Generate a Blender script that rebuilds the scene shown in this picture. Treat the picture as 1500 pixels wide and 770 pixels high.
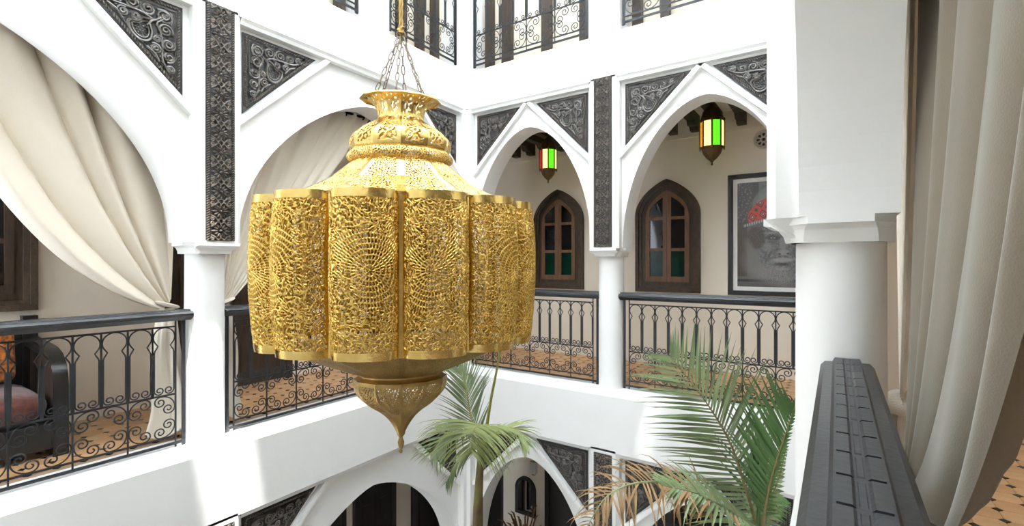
import bpy, bmesh, math, random
import numpy as np
from mathutils import Vector, Matrix
R = math.radians
rnd = random.Random(7)
for o in list(bpy.data.objects):
    bpy.data.objects.remove(o, do_unlink=True)
SC = bpy.context.scene
COL = SC.collection

# ------------------------------------------------------------------ camera
CAM_YAW, CAM_Z = 34.0, 1.345
cd = bpy.data.cameras.new('camera'); cam = bpy.data.objects.new('camera', cd); COL.objects.link(cam)
cd.sensor_width = 36.0; cd.lens = 704.0 / 1500 * 36; cd.clip_start = 0.05
cam.location = (0, 0, CAM_Z); cam.rotation_euler = (R(90), 0, R(CAM_YAW))
SC.camera = cam

# ------------------------------------------------------------------ world, sun, exposure
w = bpy.data.worlds.new('sky'); SC.world = w; w.use_nodes = True
bg = w.node_tree.nodes['Background']; bg.inputs[0].default_value = (0.80, 0.90, 1.0, 1); bg.inputs[1].default_value = 4.0
SUN = Vector((0.18, -0.15, 1.0)).normalized()
sl = bpy.data.lights.new('sun', 'SUN'); so = bpy.data.objects.new('sun', sl); COL.objects.link(so)
sl.energy = 15.0; sl.angle = R(1.4); sl.color = (1.0, 0.975, 0.94)
so.location = (2, -2, 12); so.rotation_euler = SUN.to_track_quat('Z', 'Y').to_euler()
SC.view_settings.view_transform = 'Standard'; SC.view_settings.look = 'None'
SC.view_settings.exposure = 1.22; SC.view_settings.gamma = 1.0; SC.view_settings.use_curve_mapping = False
SC.cycles.max_bounces = 12; SC.cycles.diffuse_bounces = 7; SC.cycles.glossy_bounces = 4
SC.cycles.transmission_bounces = 6; SC.cycles.transparent_max_bounces = 8; SC.cycles.sample_clamp_indirect = 6

# ------------------------------------------------------------------ materials
MATS = {}
def mat(name, col, rough=0.6, metal=0.0, bump=0.0, bscale=40.0, var=0.0, vscale=6.0, emit=None, estr=0.0,
        spec=0.5, stretch=None, col2=None, coat=0.0, sheen=0.0, trans=0.0, detail=4.0):
    m = bpy.data.materials.new(name); m.use_nodes = True
    nt = m.node_tree; N = nt.nodes; L = nt.links
    b = N['Principled BSDF']
    b.inputs['Base Color'].default_value = (*col, 1); b.inputs['Roughness'].default_value = rough
    b.inputs['Metallic'].default_value = metal; b.inputs['Specular IOR Level'].default_value = spec
    b.inputs['Coat Weight'].default_value = coat; b.inputs['Sheen Weight'].default_value = sheen
    b.inputs['Transmission Weight'].default_value = trans
    tc = N.new('ShaderNodeTexCoord'); src = tc.outputs['Object']
    if stretch:
        mp = N.new('ShaderNodeMapping'); mp.inputs['Scale'].default_value = stretch
        L.new(src, mp.inputs['Vector']); src = mp.outputs['Vector']
    if var > 0 or col2:
        n = N.new('ShaderNodeTexNoise'); n.inputs['Scale'].default_value = vscale; n.inputs['Detail'].default_value = detail
        L.new(src, n.inputs['Vector'])
        cr = N.new('ShaderNodeValToRGB'); cr.color_ramp.elements[0].position = 0.3; cr.color_ramp.elements[1].position = 0.7
        c2 = col2 if col2 else tuple(c * (1 - var) for c in col)
        cr.color_ramp.elements[0].color = (*c2, 1); cr.color_ramp.elements[1].color = (*col, 1)
        L.new(n.outputs['Fac'], cr.inputs['Fac']); L.new(cr.outputs['Color'], b.inputs['Base Color'])
    if bump > 0:
        n2 = N.new('ShaderNodeTexNoise'); n2.inputs['Scale'].default_value = bscale; n2.inputs['Detail'].default_value = 6
        L.new(src, n2.inputs['Vector'])
        bp = N.new('ShaderNodeBump'); bp.inputs['Strength'].default_value = bump; bp.inputs['Distance'].default_value = 0.02
        L.new(n2.outputs['Fac'], bp.inputs['Height']); L.new(bp.outputs['Normal'], b.inputs['Normal'])
    if emit:
        b.inputs['Emission Color'].default_value = (*emit, 1); b.inputs['Emission Strength'].default_value = estr
    MATS[name] = m
    return m
mat('plaster', (0.875, 0.868, 0.852), 0.75, bump=0.10, bscale=14, var=0.03, vscale=2.5)
mat('cream', (0.88, 0.795, 0.675), 0.8, bump=0.08, bscale=25, var=0.04, vscale=2.0)
mat('ceiling_plaster', (0.90, 0.86, 0.79), 0.8, bump=0.05)
mat('iron', (0.030, 0.033, 0.038), 0.42, metal=0.25, bump=0.15, bscale=90, var=0.3, vscale=30)
mat('rail_wood', (0.030, 0.033, 0.036), 0.36, bump=0.06, bscale=60, var=0.35, vscale=14)
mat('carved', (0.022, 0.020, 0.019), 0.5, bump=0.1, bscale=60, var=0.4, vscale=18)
mat('carved_ridge_light', (0.15, 0.135, 0.12), 0.25, bump=0.15, bscale=60, var=0.55, vscale=25, spec=0.7)  # spandrel scrollwork lighter than its backing: ridge highlights and recess shade painted in
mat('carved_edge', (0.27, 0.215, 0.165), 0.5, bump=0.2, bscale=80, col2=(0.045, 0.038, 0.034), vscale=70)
mat('dark_wood', (0.060, 0.036, 0.020), 0.45, bump=0.25, bscale=30, stretch=(4, 4, 0.6), var=0.5, vscale=8)
mat('frame_wood', (0.085, 0.055, 0.034), 0.55, bump=0.4, bscale=40, var=0.55, vscale=14)
mat('sash_wood', (0.22, 0.105, 0.052), 0.5, bump=0.2, bscale=30, stretch=(5, 5, 0.7), var=0.4, vscale=7)
mat('black_wood', (0.016, 0.014, 0.013), 0.3, bump=0.1)
mat('beam_wood', (0.055, 0.045, 0.038), 0.5, bump=0.2, stretch=(3, 1, 3), var=0.5, vscale=6)
mat('glass_dark', (0.012, 0.013, 0.016), 0.05, spec=0.4, var=0.4, vscale=3)
mat('glass_green', (0.003, 0.040, 0.024), 0.15, spec=0.12, var=0.5, vscale=5)
mat('brass', (0.76, 0.51, 0.14), 0.23, metal=1.0, bump=0.10, bscale=60, col2=(0.66, 0.42, 0.095), vscale=9)
mat('brass_plain', (0.86, 0.64, 0.26), 0.22, metal=1.0, bump=0.15, bscale=25, col2=(0.72, 0.48, 0.13), vscale=12)
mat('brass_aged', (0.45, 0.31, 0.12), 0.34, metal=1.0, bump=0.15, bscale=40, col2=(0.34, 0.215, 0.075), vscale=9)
mat('bronze', (0.18, 0.12, 0.055), 0.42, metal=0.9, bump=0.3, bscale=120, var=0.4, vscale=40)
mat('chain', (0.22, 0.18, 0.13), 0.4, metal=0.9)
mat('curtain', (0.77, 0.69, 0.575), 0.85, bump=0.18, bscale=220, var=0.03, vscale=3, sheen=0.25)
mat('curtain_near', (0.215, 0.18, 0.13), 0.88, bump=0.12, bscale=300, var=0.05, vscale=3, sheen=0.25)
mat('terracotta', (0.68, 0.39, 0.185), 0.5, bump=0.1, bscale=30, col2=(0.58, 0.31, 0.14), vscale=7)
mat('terracotta_b', (0.74, 0.46, 0.24), 0.5, bump=0.1, bscale=30, col2=(0.64, 0.37, 0.18), vscale=7)
mat('tile_black', (0.020, 0.026, 0.022), 0.25)
mat('grout', (0.40, 0.27, 0.17), 0.9)
mat('cushion', (0.80, 0.24, 0.02), 0.75, col2=(0.10, 0.016, 0.006), vscale=34, detail=1.0, sheen=0.3)
mat('seat_fabric', (0.17, 0.04, 0.02), 0.8, col2=(0.06, 0.014, 0.010), vscale=26, detail=1.0, sheen=0.3)
mat('leaf', (0.10, 0.21, 0.055), 0.38, var=0.4, vscale=5, spec=0.5)
mat('leaf_pale', (0.40, 0.48, 0.17), 0.5, var=0.3, vscale=5)
mat('leaf_mid', (0.26, 0.34, 0.16), 0.36, var=0.35, vscale=5)
mat('leaf_dry', (0.42, 0.25, 0.11), 0.7, var=0.4, vscale=8)
mat('rachis', (0.30, 0.22, 0.09), 0.6, var=0.3, vscale=20)
mat('stalk', (0.42, 0.40, 0.09), 0.5, var=0.3, vscale=20)
mat('trunk', (0.20, 0.20, 0.055), 0.7, col2=(0.10, 0.045, 0.02), vscale=5, stretch=(1, 1, 1.0), bump=0.4)
mat('blind', (0.78, 0.70, 0.56), 0.8, var=0.05, vscale=2)
mat('white_metal', (0.75, 0.75, 0.73), 0.4)
mat('black', (0.012, 0.012, 0.013), 0.5)
mat('mirror', (0.7, 0.7, 0.7), 0.03, metal=1.0)
mat('wicker', (0.40, 0.24, 0.10), 0.7, var=0.4, vscale=60)
mat('stone_vent', (0.62, 0.57, 0.49), 0.85, bump=0.3)
mat('court_floor', (0.55, 0.50, 0.44), 0.45, var=0.25, vscale=3)
mat('dried', (0.24, 0.12, 0.04), 0.8, var=0.4, vscale=20)
mat('grey_metal', (0.16, 0.17, 0.18), 0.4, metal=0.5)
mat('paper', (0.85, 0.83, 0.80), 0.7)
for nm, c, e in (('glass_lit_yellow', (1.0, 0.72, 0.26), 0.75), ('glass_lit_green', (0.12, 0.80, 0.02), 0.55),
                 ('glass_lit_red', (0.80, 0.02, 0.02), 0.25), ('glass_lit_amber', (0.95, 0.40, 0.03), 0.3)):
    mat(nm, c, 0.2, emit=c, estr=e, col2=tuple(x * 0.45 for x in c), vscale=60)
# translucent canvas for the added sheet that diffuses the sun
cm = bpy.data.materials.new('canvas'); cm.use_nodes = True; nt = cm.node_tree; nt.nodes.clear()
out = nt.nodes.new('ShaderNodeOutputMaterial'); mx = nt.nodes.new('ShaderNodeMixShader')
d1 = nt.nodes.new('ShaderNodeBsdfDiffuse'); d2 = nt.nodes.new('ShaderNodeBsdfTranslucent')
d1.inputs[0].default_value = (0.9, 0.9, 0.88, 1); d2.inputs[0].default_value = (0.91, 0.94, 0.965, 1); mx.inputs[0].default_value = 0.6
nt.links.new(d1.outputs[0], mx.inputs[1]); nt.links.new(d2.outputs[0], mx.inputs[2]); nt.links.new(mx.outputs[0], out.inputs[0])
MATS['canvas'] = cm
# vertex-colour print for the poster
pm = bpy.data.materials.new('poster_print'); pm.use_nodes = True; nt = pm.node_tree
at_ = nt.nodes.new('ShaderNodeVertexColor'); at_.layer_name = 'Col'
nt.links.new(at_.outputs['Color'], nt.nodes['Principled BSDF'].inputs['Base Color'])
nt.nodes['Principled BSDF'].inputs['Roughness'].default_value = 0.25
MATS['poster_print'] = pm

# ------------------------------------------------------------------ mesh helpers
class MB:
    def __init__(s): s.v = []; s.f = []
    def add(s, vs, fs):
        b = len(s.v); s.v.extend([tuple(p) for p in vs]); s.f.extend([tuple(i + b for i in f) for f in fs]); return s
    def box(s, a, b):
        x0, y0, z0 = a; x1, y1, z1 = b
        return s.add([(x0,y0,z0),(x1,y0,z0),(x1,y1,z0),(x0,y1,z0),(x0,y0,z1),(x1,y0,z1),(x1,y1,z1),(x0,y1,z1)],
                     [(0,3,2,1),(4,5,6,7),(0,1,5,4),(1,2,6,5),(2,3,7,6),(3,0,4,7)])
    def mbox(s, M, u0, u1, d0, d1, z0, z1):
        p = [M(u,d,z) for z in (z0,z1) for (u,d) in ((u0,d0),(u1,d0),(u1,d1),(u0,d1))]
        return s.add(p, [(0,3,2,1),(4,5,6,7),(0,1,5,4),(1,2,6,5),(2,3,7,6),(3,0,4,7)])
    def prism(s, pts0, pts1):           # two matching loops joined, capped
        n = len(pts0)
        return s.add(list(pts0) + list(pts1), [tuple(range(n))[::-1], tuple(range(n, 2*n))] +
                     [(i, (i+1) % n, n + (i+1) % n, n + i) for i in range(n)])
    def ring(s, o0, i0, o1, i1, closed=True):   # frame: outer/inner loops at two depths
        n = len(o0); b = list(o0) + list(i0) + list(o1) + list(i1); f = []
        for k in range(n if closed else n-1):
            j = (k+1) % n
            f += [(k, j, n+j, n+k), (2*n+k, 3*n+k, 3*n+j, 2*n+j), (k, 2*n+k, 2*n+j, j), (n+k, n+j, 3*n+j, 3*n+k)]
        if not closed:
            f += [(0, n, 3*n, 2*n), (n-1, 3*n-1, 4*n-1, 2*n-1)]
        return s.add(b, f)
    def tube(s, path, r, n=6, closed=False, flat=1.0, taper=None):
        P = [Vector(p) for p in path]; m = len(P)
        if m < 2: return s
        t0 = (P[1] - P[0]).normalized(); up = Vector((0,0,1)) if abs(t0.z) < 0.9 else Vector((1,0,0))
        nrm = (up - t0 * up.dot(t0)).normalized(); vs = []
        for i in range(m):
            if closed: t = (P[(i+1) % m] - P[i-1]).normalized()
            else: t = (P[min(i+1, m-1)] - P[max(i-1, 0)]).normalized()
            nrm = nrm - t * nrm.dot(t)
            nrm = nrm.normalized() if nrm.length > 1e-6 else t.orthogonal().normalized()
            bi = t.cross(nrm); rr = r if taper is None else r * taper(i / (m-1))
            for k in range(n):
                a = 2*math.pi*(k+0.5)/n
                vs.append(P[i] + nrm * math.cos(a) * rr + bi * math.sin(a) * rr * flat)
        fs = [(i*n+k, i*n+(k+1) % n, ((i+1) % m)*n+(k+1) % n, ((i+1) % m)*n+k) for i in range(m if closed else m-1) for k in range(n)]
        if not closed: fs += [tuple(range(n))[::-1], tuple(range((m-1)*n, m*n))]
        return s.add(vs, fs)
    def lathe(s, prof, n=24, c=(0,0,0), caps=True, rot=0.0):
        m = len(prof); vs = [(c[0]+r*math.cos(rot+2*math.pi*k/n), c[1]+r*math.sin(rot+2*math.pi*k/n), c[2]+z) for (r, z) in prof for k in range(n)]
        fs = [(i*n+k, i*n+(k+1) % n, (i+1)*n+(k+1) % n, (i+1)*n+k) for i in range(m-1) for k in range(n)]
        if caps: fs += [tuple(range(n))[::-1], tuple(range((m-1)*n, m*n))]
        return s.add(vs, fs)
    def blob(s, c, rx, ry, rz, nu=8, nv=5):
        vs = [(c[0], c[1], c[2]-rz)]
        for i in range(1, nv):
            a = math.pi*i/nv
            vs += [(c[0]+rx*math.sin(a)*math.cos(2*math.pi*k/nu), c[1]+ry*math.sin(a)*math.sin(2*math.pi*k/nu), c[2]-rz*math.cos(a)) for k in range(nu)]
        vs.append((c[0], c[1], c[2]+rz)); fs = []
        for k in range(nu):
            j = (k+1) % nu
            fs.append((0, 1+j, 1+k)); fs.append((len(vs)-1, 1+(nv-2)*nu+k, 1+(nv-2)*nu+j))
            for i in range(nv-2): fs.append((1+i*nu+k, 1+i*nu+j, 1+(i+1)*nu+j, 1+(i+1)*nu+k))
        return s.add(vs, fs)
    def mesh(s, name, m=None, smooth=None, recalc=True):
        me = bpy.data.meshes.new(name); me.from_pydata(s.v, [], s.f)
        if recalc:
            bm = bmesh.new(); bm.from_mesh(me); bmesh.ops.recalc_face_normals(bm, faces=bm.faces); bm.to_mesh(me); bm.free()
        if smooth is not None:
            me.shade_smooth(); me.set_sharp_from_angle(angle=R(smooth))
        if m: me.materials.append(MATS[m])
        me.update(); return me
    def build(s, name, m=None, parent=None, smooth=None, loc=None, rot=None, recalc=True):
        return link(name, s.mesh(name, m, smooth, recalc), parent, loc, rot)
def link(name, me, parent=None, loc=None, rot=None, scale=None):
    o = bpy.data.objects.new(name, me); COL.objects.link(o); o.parent = parent
    if loc is not None: o.location = loc
    if rot is not None: o.rotation_euler = rot
    if scale is not None: o.scale = scale
    return o
def empty(name, loc=(0,0,0), rot=(0,0,0)):
    o = bpy.data.objects.new(name, None); COL.objects.link(o); o.location = loc; o.rotation_euler = rot; o.empty_display_size = 0.1
    return o
def tag(o, label=None, cat=None, group=None, kind=None):
    if label: o['label'] = label
    if cat: o['category'] = cat
    if group: o['group'] = group
    if kind: o['kind'] = kind
    return o
def scroll_path(R0, L0, turn, r1, r2, ds=0.006):
    """symmetric C-scroll in 2D: an arc of radius R0 and half length L0, both ends curling up"""
    def half():
        x = y = 0.0; h = 0.0; pts = []; s = 0
        while s < L0:
            h += ds / R0; x += ds * math.cos(h); y += ds * math.sin(h); s += ds; pts.append((x, y))
        a = 0.0
        while a < turn:
            f = a / turn; rr = r1 + (r2 - r1) * f; st = min(ds, rr * 0.5); da = st / rr
            h += da; a += da; x += st * math.cos(h); y += st * math.sin(h); pts.append((x, y))
        return pts
    A = half(); return [(-x, y) for (x, y) in A[::-1]] + [(0.0, 0.0)] + A

# ------------------------------------------------------------------ the place: planes of the courtyard
XL, YB, XR, YN = -3.90, 4.75, -0.205, -1.30
SILL, SPR, BAND, STOREY, TOPZ = 0.0, 1.50, 3.29, 3.93, 6.6
def ML(u, d, z): return (XL - d, u, z)
def MBk(u, d, z): return (u, YB + d, z)
def MR(u, d, z): return (XR + d, u, z)
def MN(u, d, z): return (u, YN - d, z)
D0, D1 = 0.10, 0.37                      # recessed arch wall lies between these depths
def arch_z(x, a, p, b=1.46, z0=SPR):
    t = min(1.0, abs(x) / a); return z0 + b * math.sqrt(max(0.0, 1 - t ** p))
def arch_wall(mb, M, u0, u1, c, a, p, z0=0.0, n=48):
    """wall u0..u1 from the springing up to the band with one arch cut out"""
    zt = BAND + z0
    us = [c - a * math.cos(math.pi * k / n) for k in range(n+1)]
    zs = [arch_z(u - c, a, p) + z0 for u in us]
    zs[0] = zs[-1] = SPR + z0
    for k in range(n):
        q = [M(us[k], D0, zs[k]), M(us[k+1], D0, zs[k+1]), M(us[k+1], D0, zt), M(us[k], D0, zt)]
        q2 = [M(us[k], D1, zs[k]), M(us[k+1], D1, zs[k+1]), M(us[k+1], D1, zt), M(us[k], D1, zt)]
        mb.add(q + q2, [(0,1,2,3), (7,6,5,4), (4,5,1,0), (2,6,7,3)])
    for (x0, x1) in ((u0, us[0]), (us[-1], u1)):
        if x1 - x0 > 1e-3: mb.mbox(M, x0, x1, D0, D1, SPR + z0, zt)
def profile_run(mb, M, prof, u0, u1):
    mb.prism([M(u0, d, z) for (d, z) in prof], [M(u1, d, z) for (d, z) in prof])
def band(mb, M, u0, u1, z0, zb):         # parapet band below the sill of a storey
    profile_run(mb, M, [(0, zb), (0, z0 - 0.055), (0.015, z0 - 0.045), (0.09, z0 - 0.005), (D1, z0), (D1, zb)], u0, u1)

# piers: (map, list of piers centres), arches
LP, NP_ = 1.79, 2.07                     # pier on the left wall, pier on the right wall
BPx = -2.045
UPS = 3.81                               # sill height of the top openings
PW = 0.17                                # pilaster half width
wl, wb, wr = MB(), MB(), MB()
for z0 in (0.0, -STOREY):
    arch_wall(wl, ML, LP + 0.0, YB + D0, 3.345, 1.365, 1.45, z0)
    arch_wall(wl, ML, YN, LP, 0.30, 1.29, 1.45, z0)
    arch_wall(wb, MBk, XL - D0, BPx, -3.045, 0.82, 1.75, z0)
    arch_wall(wb, MBk, BPx, XR + D0, -1.045, 0.82, 1.75, z0)
    arch_wall(wr, MR, NP_, YB + D0, 3.50, 1.24, 1.45, z0)
    arch_wall(wr, MR, YN, NP_, 0.50, 1.38, 1.45, z0)
    for (mb, M, c) in ((wl, ML, LP), (wb, MBk, BPx), (wr, MR, NP_)):
        ch = 0.03
        prof = [(c - PW, D0 + 0.001), (c - PW, ch), (c - PW + ch, 0), (c + PW - ch, 0), (c + PW, ch), (c + PW, D0 + 0.001)]
        mb.prism([M(u, d, SPR + z0) for (u, d) in prof], [M(u, d, BAND + z0 + 0.02) for (u, d) in prof])
    # piers of the corners
    for (mb, M, c0, c1) in ((wl, ML, YB - 0.06, YB + D0), (wb, MBk, XL - D0, XL + 0.06), (wb, MBk, XR - 0.06, XR + D0), (wr, MR, YB - 0.06, YB + D0)):
        mb.mbox(M, c0, c1, 0.0, D0 + 0.002, SPR + z0, BAND + z0 + 0.01)
for (mb, M, a, b) in ((wl, ML, YN, YB), (wb, MBk, XL, XR), (wr, MR, YN, YB)):
    for (z0, zb) in ((-0.03 if M is ML else 0.0, BAND - STOREY), (UPS, BAND)):
        band(mb, M, a - (0 if M is MR or M is ML else D1), b + D1, z0, zb)
# top storey walls with openings
TZ0, TZ1 = UPS - 0.06, TOPZ
def wall_open(mb, M, u0, u1, ops, zs, zt, d=0.30):
    x = u0
    for (a, b) in ops:
        mb.mbox(M, x, a, 0, d, TZ0, TZ1); mb.mbox(M, a, b, 0, d, zt, TZ1)
        x = b
    mb.mbox(M, x, u1, 0, d, TZ0, TZ1)
UPB = ((-3.83, -2.21), (-1.865, -0.30)); UPL = ((1.0, 3.115), (3.47, 4.60))
# sills of the top openings sit at the band top; band top lowered to 3.80 by the opening height
wall_open(wb, MBk, XL - 0.37, XR + 0.37, UPB, 3.80, 5.95)
wall_open(wl, ML, YN, YB + 0.0, UPL, 3.80, 5.95)
wall_open(wr, MR, YN, YB, (), 3.80, 5.95)
w_left = tag(wl.build('wall_left', 'plaster', smooth=35), kind='structure', label='white arcaded courtyard wall on the left')
w_back = tag(wb.build('wall_back', 'plaster', smooth=35), kind='structure', label='white arcaded courtyard wall at the back')
w_right = tag(wr.build('wall_right', 'plaster', smooth=35), kind='structure', label='white arcaded wall beside the near column')
wn = MB(); wn.mbox(MN, XL - D1, XR + 2.2, 0, 0.3, -STOREY - 0.2, TZ1)
tag(wn.build('wall_near', 'plaster'), kind='structure', label='plain white wall behind the viewer')

# mouldings under the bands and the diagonal trims round the spandrels
def diag(mb, M, u0, z0, u1, z1, wdt=0.045, d0=0.045, d1=D0 + 0.004):
    dx, dz = u1 - u0, z1 - z0; L = math.hypot(dx, dz); nx, nz = -dz / L * wdt / 2, dx / L * wdt / 2
    q = [(u0+nx, z0+nz), (u1+nx, z1+nz), (u1-nx, z1-nz), (u0-nx, z0-nz)]
    mb.prism([M(u, d0, z) for (u, z) in q], [M(u, d1, z) for (u, z) in q])
def bay_trim(par, M, u0, u1, z0, leg, apex=False):
    zt = BAND + z0
    t = MB(); profile_run(t, M, [(0.03, zt - 0.045), (0.02, zt - 0.02), (0.0, zt + 0.005), (D0 + .003, zt + 0.005), (D0 + .003, zt - 0.045)], u0, u1)
    t.build('moulding', 'plaster', par)
    for (a, s) in ((u0, 1), (u1, -1)):
        t = MB(); diag(t, M, a - s * 0.01, zt - 0.83, a + s * leg, zt - 0.03 + (0 if not apex else -0.0))
        t.build('diagonal_trim', 'plaster', par)
for z0 in (0.0, -STOREY):
    bay_trim(w_left, ML, LP + PW, YB - 0.06, z0, 0.83)
    bay_trim(w_left, ML, YN + 0.1, LP - PW, z0, 0.83)
    bay_trim(w_back, MBk, XL + 0.06, BPx - PW, z0, 0.82, True)
    bay_trim(w_back, MBk, BPx + PW, XR - 0.06, z0, 0.82, True)

# ------------------------------------------------------------------ galleries: floors, back walls, ceilings
GX, GY, GR = -5.50, 6.42, 1.55
def quadbox(name, a, b, m, kind='structure', label=None, parent=None):
    o = MB().box(a, b).build(name, m, parent)
    if kind and parent is None: tag(o, kind=kind, label=label)
    return o
quadbox('wall_gallery_left', (GX - 0.2, YN - 0.3, -0.64), (GX, GY + 0.2, BAND + 0.3), 'cream', label='cream inner wall of the left gallery')
quadbox('wall_gallery_back', (GX, GY, -0.64), (GR + 0.2, GY + 0.2, BAND + 0.3), 'cream', label='cream inner wall of the back gallery')
quadbox('wall_gallery_right', (GR, YN - 0.3, -0.64), (GR + 0.2, GY, BAND + 0.3), 'cream', label='cream inner wall of the right gallery')
quadbox('wall_ground_left', (GX - 0.2, YN - 0.3, -STOREY), (GX, GY + 0.2, -0.64), 'cream', label='inner wall of the ground floor on the left')
quadbox('wall_ground_back', (GX, GY, -STOREY), (GR + 0.2, GY + 0.2, -0.64), 'cream', label='inner wall of the ground floor at the back')
quadbox('wall_ground_right', (GR, YN - 0.3, -STOREY), (GR + 0.2, GY, -0.64), 'cream', label='inner wall of the ground floor on the right')
quadbox('floor_court', (GX - 0.2, YN - 0.3, -STOREY - 0.2), (GR + 0.2, GY + 0.2, -STOREY), 'court_floor', label='ground floor of the courtyard')
CE = 3.22
for nm, z in (('ceiling_gallery', CE), ('ceiling_top', TOPZ)):
    mb = MB(); t = 0.15
    mb.box((GX - 0.2, YN - .3, z), (XL - (D1 if z < 5 else .3), GY + .2, z + t)); mb.box((XL - (D1 if z < 5 else .3), YB + (D1 if z < 5 else .3), z), (GR + .2, GY + .2, z + t)); mb.box((XR + (D1 if z < 5 else .3), YN - .3, z), (GR + .2, YB + (D1 if z < 5 else .3), z + t))
    tag(mb.build(nm, 'ceiling_plaster'), kind='structure', label='plastered ceiling over the galleries' if z < 5 else 'flat roof over the top rooms')
# slabs with the tiled floor on top
TP = 0.142
def tile_mesh():
    h, c = TP / 2 - 0.002, 0.026
    q = [(h, -h + c), (h, h - c), (h - c, h), (-h + c, h), (-h, h - c), (-h, -h + c), (-h + c, -h), (h - c, -h)]
    return q
tq = tile_mesh()
def tilemesh(name, q, z, m):
    return MB().prism([(x, y, 0) for x, y in q], [(x, y, z) for x, y in q]).mesh(name, m)
tmA = tilemesh('tile', tq, 0.008, 'terracotta'); tmB = tilemesh('tile', tq, 0.008, 'terracotta_b')
cq = [(0.022, 0), (0, 0.022), (-0.022, 0), (0, -0.022)]
cmsh = tilemesh('cabochon', cq, 0.0085, 'tile_black')
def tiled_floor(name, label, x0, x1, y0, y1, dz, near):
    base = MB().box((x0, y0, -0.62 + dz), (x1, y1, -0.012 + dz)).build(name, 'grout'); tag(base, label, kind='structure')
    cells = []
    nx, ny = int((x1 - x0) / TP), int((y1 - y0) / TP)
    for i in range(nx):
        for j in range(ny):
            cx, cy = x0 + (i + .5) * TP, y0 + (j + .5) * TP
            cells.append(((cx - near[0]) ** 2 + (cy - near[1]) ** 2, cx, cy, (i + j) % 2))
    cells.sort()
    rest, restc = MB(), MB()
    for k, (dd, cx, cy, p) in enumerate(cells):
        hx = [(cx + x, cy + y, -0.012 + dz) for x, y in tq]
        if k < 230:
            link('tile', tmA if p else tmB, base, (cx, cy, -0.011 + dz))
            link('cabochon', cmsh, base, (cx + TP / 2, cy + TP / 2, -0.011 + dz))
        else:
            rest.add([(cx + x, cy + y, -0.003 + dz) for x, y in tq], [tuple(range(8))])
            restc.add([(cx + TP/2 + x, cy + TP/2 + y, -0.0025 + dz) for x, y in cq], [(0, 1, 2, 3)])
    if rest.v:
        tag(rest.build('tile_field', 'terracotta', base, recalc=False), kind='stuff'); tag(restc.build('cabochon_field', 'tile_black', base, recalc=False), kind='stuff')
tiled_floor('floor_left', 'terracotta tiles with small black insets in the left gallery', GX, XL - D1 + 0.0, YN, GY, -0.03, (-4.3, 1.6))
tiled_floor('floor_back', 'terracotta tiles with small black insets in the back gallery', XL - D1, XR + D1, YB + D1, GY, 0.0, (-1.6, 5.1))
tiled_floor('floor_right', 'terracotta tiles with small black insets in the right gallery', XR + D1, GR, YN, GY, 0.0, (0.7, 3.6))
# ceiling joists of the back gallery
jp = [(GY, 3.02), (GY - 0.10, 3.02), (GY - 0.13, 3.06), (GY - 0.22, 3.06), (GY - 0.26, 3.11), (YB + D1, 3.11), (YB + D1, CE), (GY, CE)]
jm = MB().prism([(-0.05, y, z) for y, z in jp], [(0.05, y, z) for y, z in jp]).mesh('joist', 'beam_wood')
cg = bpy.data.objects['ceiling_gallery']
for k in range(22): link('joist', jm, cg, (-5.3 + k * 0.272, 0, 0))
jpl = [(GX, 3.02), (GX + 0.10, 3.02), (GX + 0.13, 3.06), (GX + 0.22, 3.06), (GX + 0.26, 3.11), (XL - D1, 3.11), (XL - D1, CE), (GX, CE)]
jml = MB().prism([(x, -0.06, z) for x, z in jpl], [(x, 0.06, z) for x, z in jpl]).mesh('joist', 'beam_wood')
for k in range(18): link('joist', jml, cg, (0, -0.6 + k * 0.272, 0))
# thin cornice line below the joists
MB().box((GX, GY - 0.02, 2.955), (GR, GY, 2.985)).build('cornice', 'cream', bpy.data.objects['wall_gallery_back'])

# ------------------------------------------------------------------ columns with capitals
def column(x, y, zf, label, along='y'):
    o = empty('column', (x, y, zf))
    h = SPR - zf if zf > -1 else SPR - STOREY - zf
    MB().lathe([(0.137, -0.03), (0.137, 0.6), (0.134, h - 0.06)], 40).build('shaft', 'plaster', o, smooth=40)
    c = MB(); s0, s1 = 0.150, 0.195
    prof = [(0.138, h - 0.085), (0.150, h - 0.085), (0.152, h - 0.065), (0.162, h - 0.042), (0.182, h - 0.028), (s1, h - 0.024), (s1, h), (0.1, h)]
    vs, n = [], 8
    for (r, z) in prof:
        a_, b_ = (min(r, 0.148), r) if along == 'y' else (r, min(r, 0.148)); k_ = r * 0.30
        vs += [(a_, -b_ + k_, z), (a_, b_ - k_, z), (a_ - k_, b_, z), (-a_ + k_, b_, z), (-a_, b_ - k_, z), (-a_, -b_ + k_, z), (-a_ + k_, -b_, z), (a_ - k_, -b_, z)]
    fs = [(i*n+k, i*n+(k+1) % n, (i+1)*n+(k+1) % n, (i+1)*n+k) for i in range(len(prof)-1) for k in range(n)] + [tuple(range(n))[::-1], tuple(range((len(prof)-1)*n, len(prof)*n))]
    c.add(vs, fs); c.build('capital', 'plaster', o, smooth=20)
    # the part of the capital that carries the pilaster
    tag(o, label, 'column'); return o
CD = 0.235
ccs = [(XL - CD, LP, -0.02, 'round white column sunlit between the left railings'), (BPx, YB + CD, 0, 'slender round white column between the two back railings'),
       (XR + CD - 0.02, NP_, 0, 'large round white column nearest to the viewer')]
ccs.append((XR + CD, YB + CD, 0, 'round white far corner column hidden behind the large near column'))
ccs.append((XL - CD, YB + CD, 0, 'round white corner column hidden behind the brass lantern'))
for (x, y, z, lb) in ccs: column(x, y, z, lb, 'x' if y > 4 else 'y')
for (x, y, lb) in ((XL - CD, LP, 'white ground floor column below the left sunlit column'), (BPx, YB + CD, 'white ground floor column below the back column')):
    column(x, y, -STOREY, lb, 'x' if y > 4 else 'y')
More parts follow.
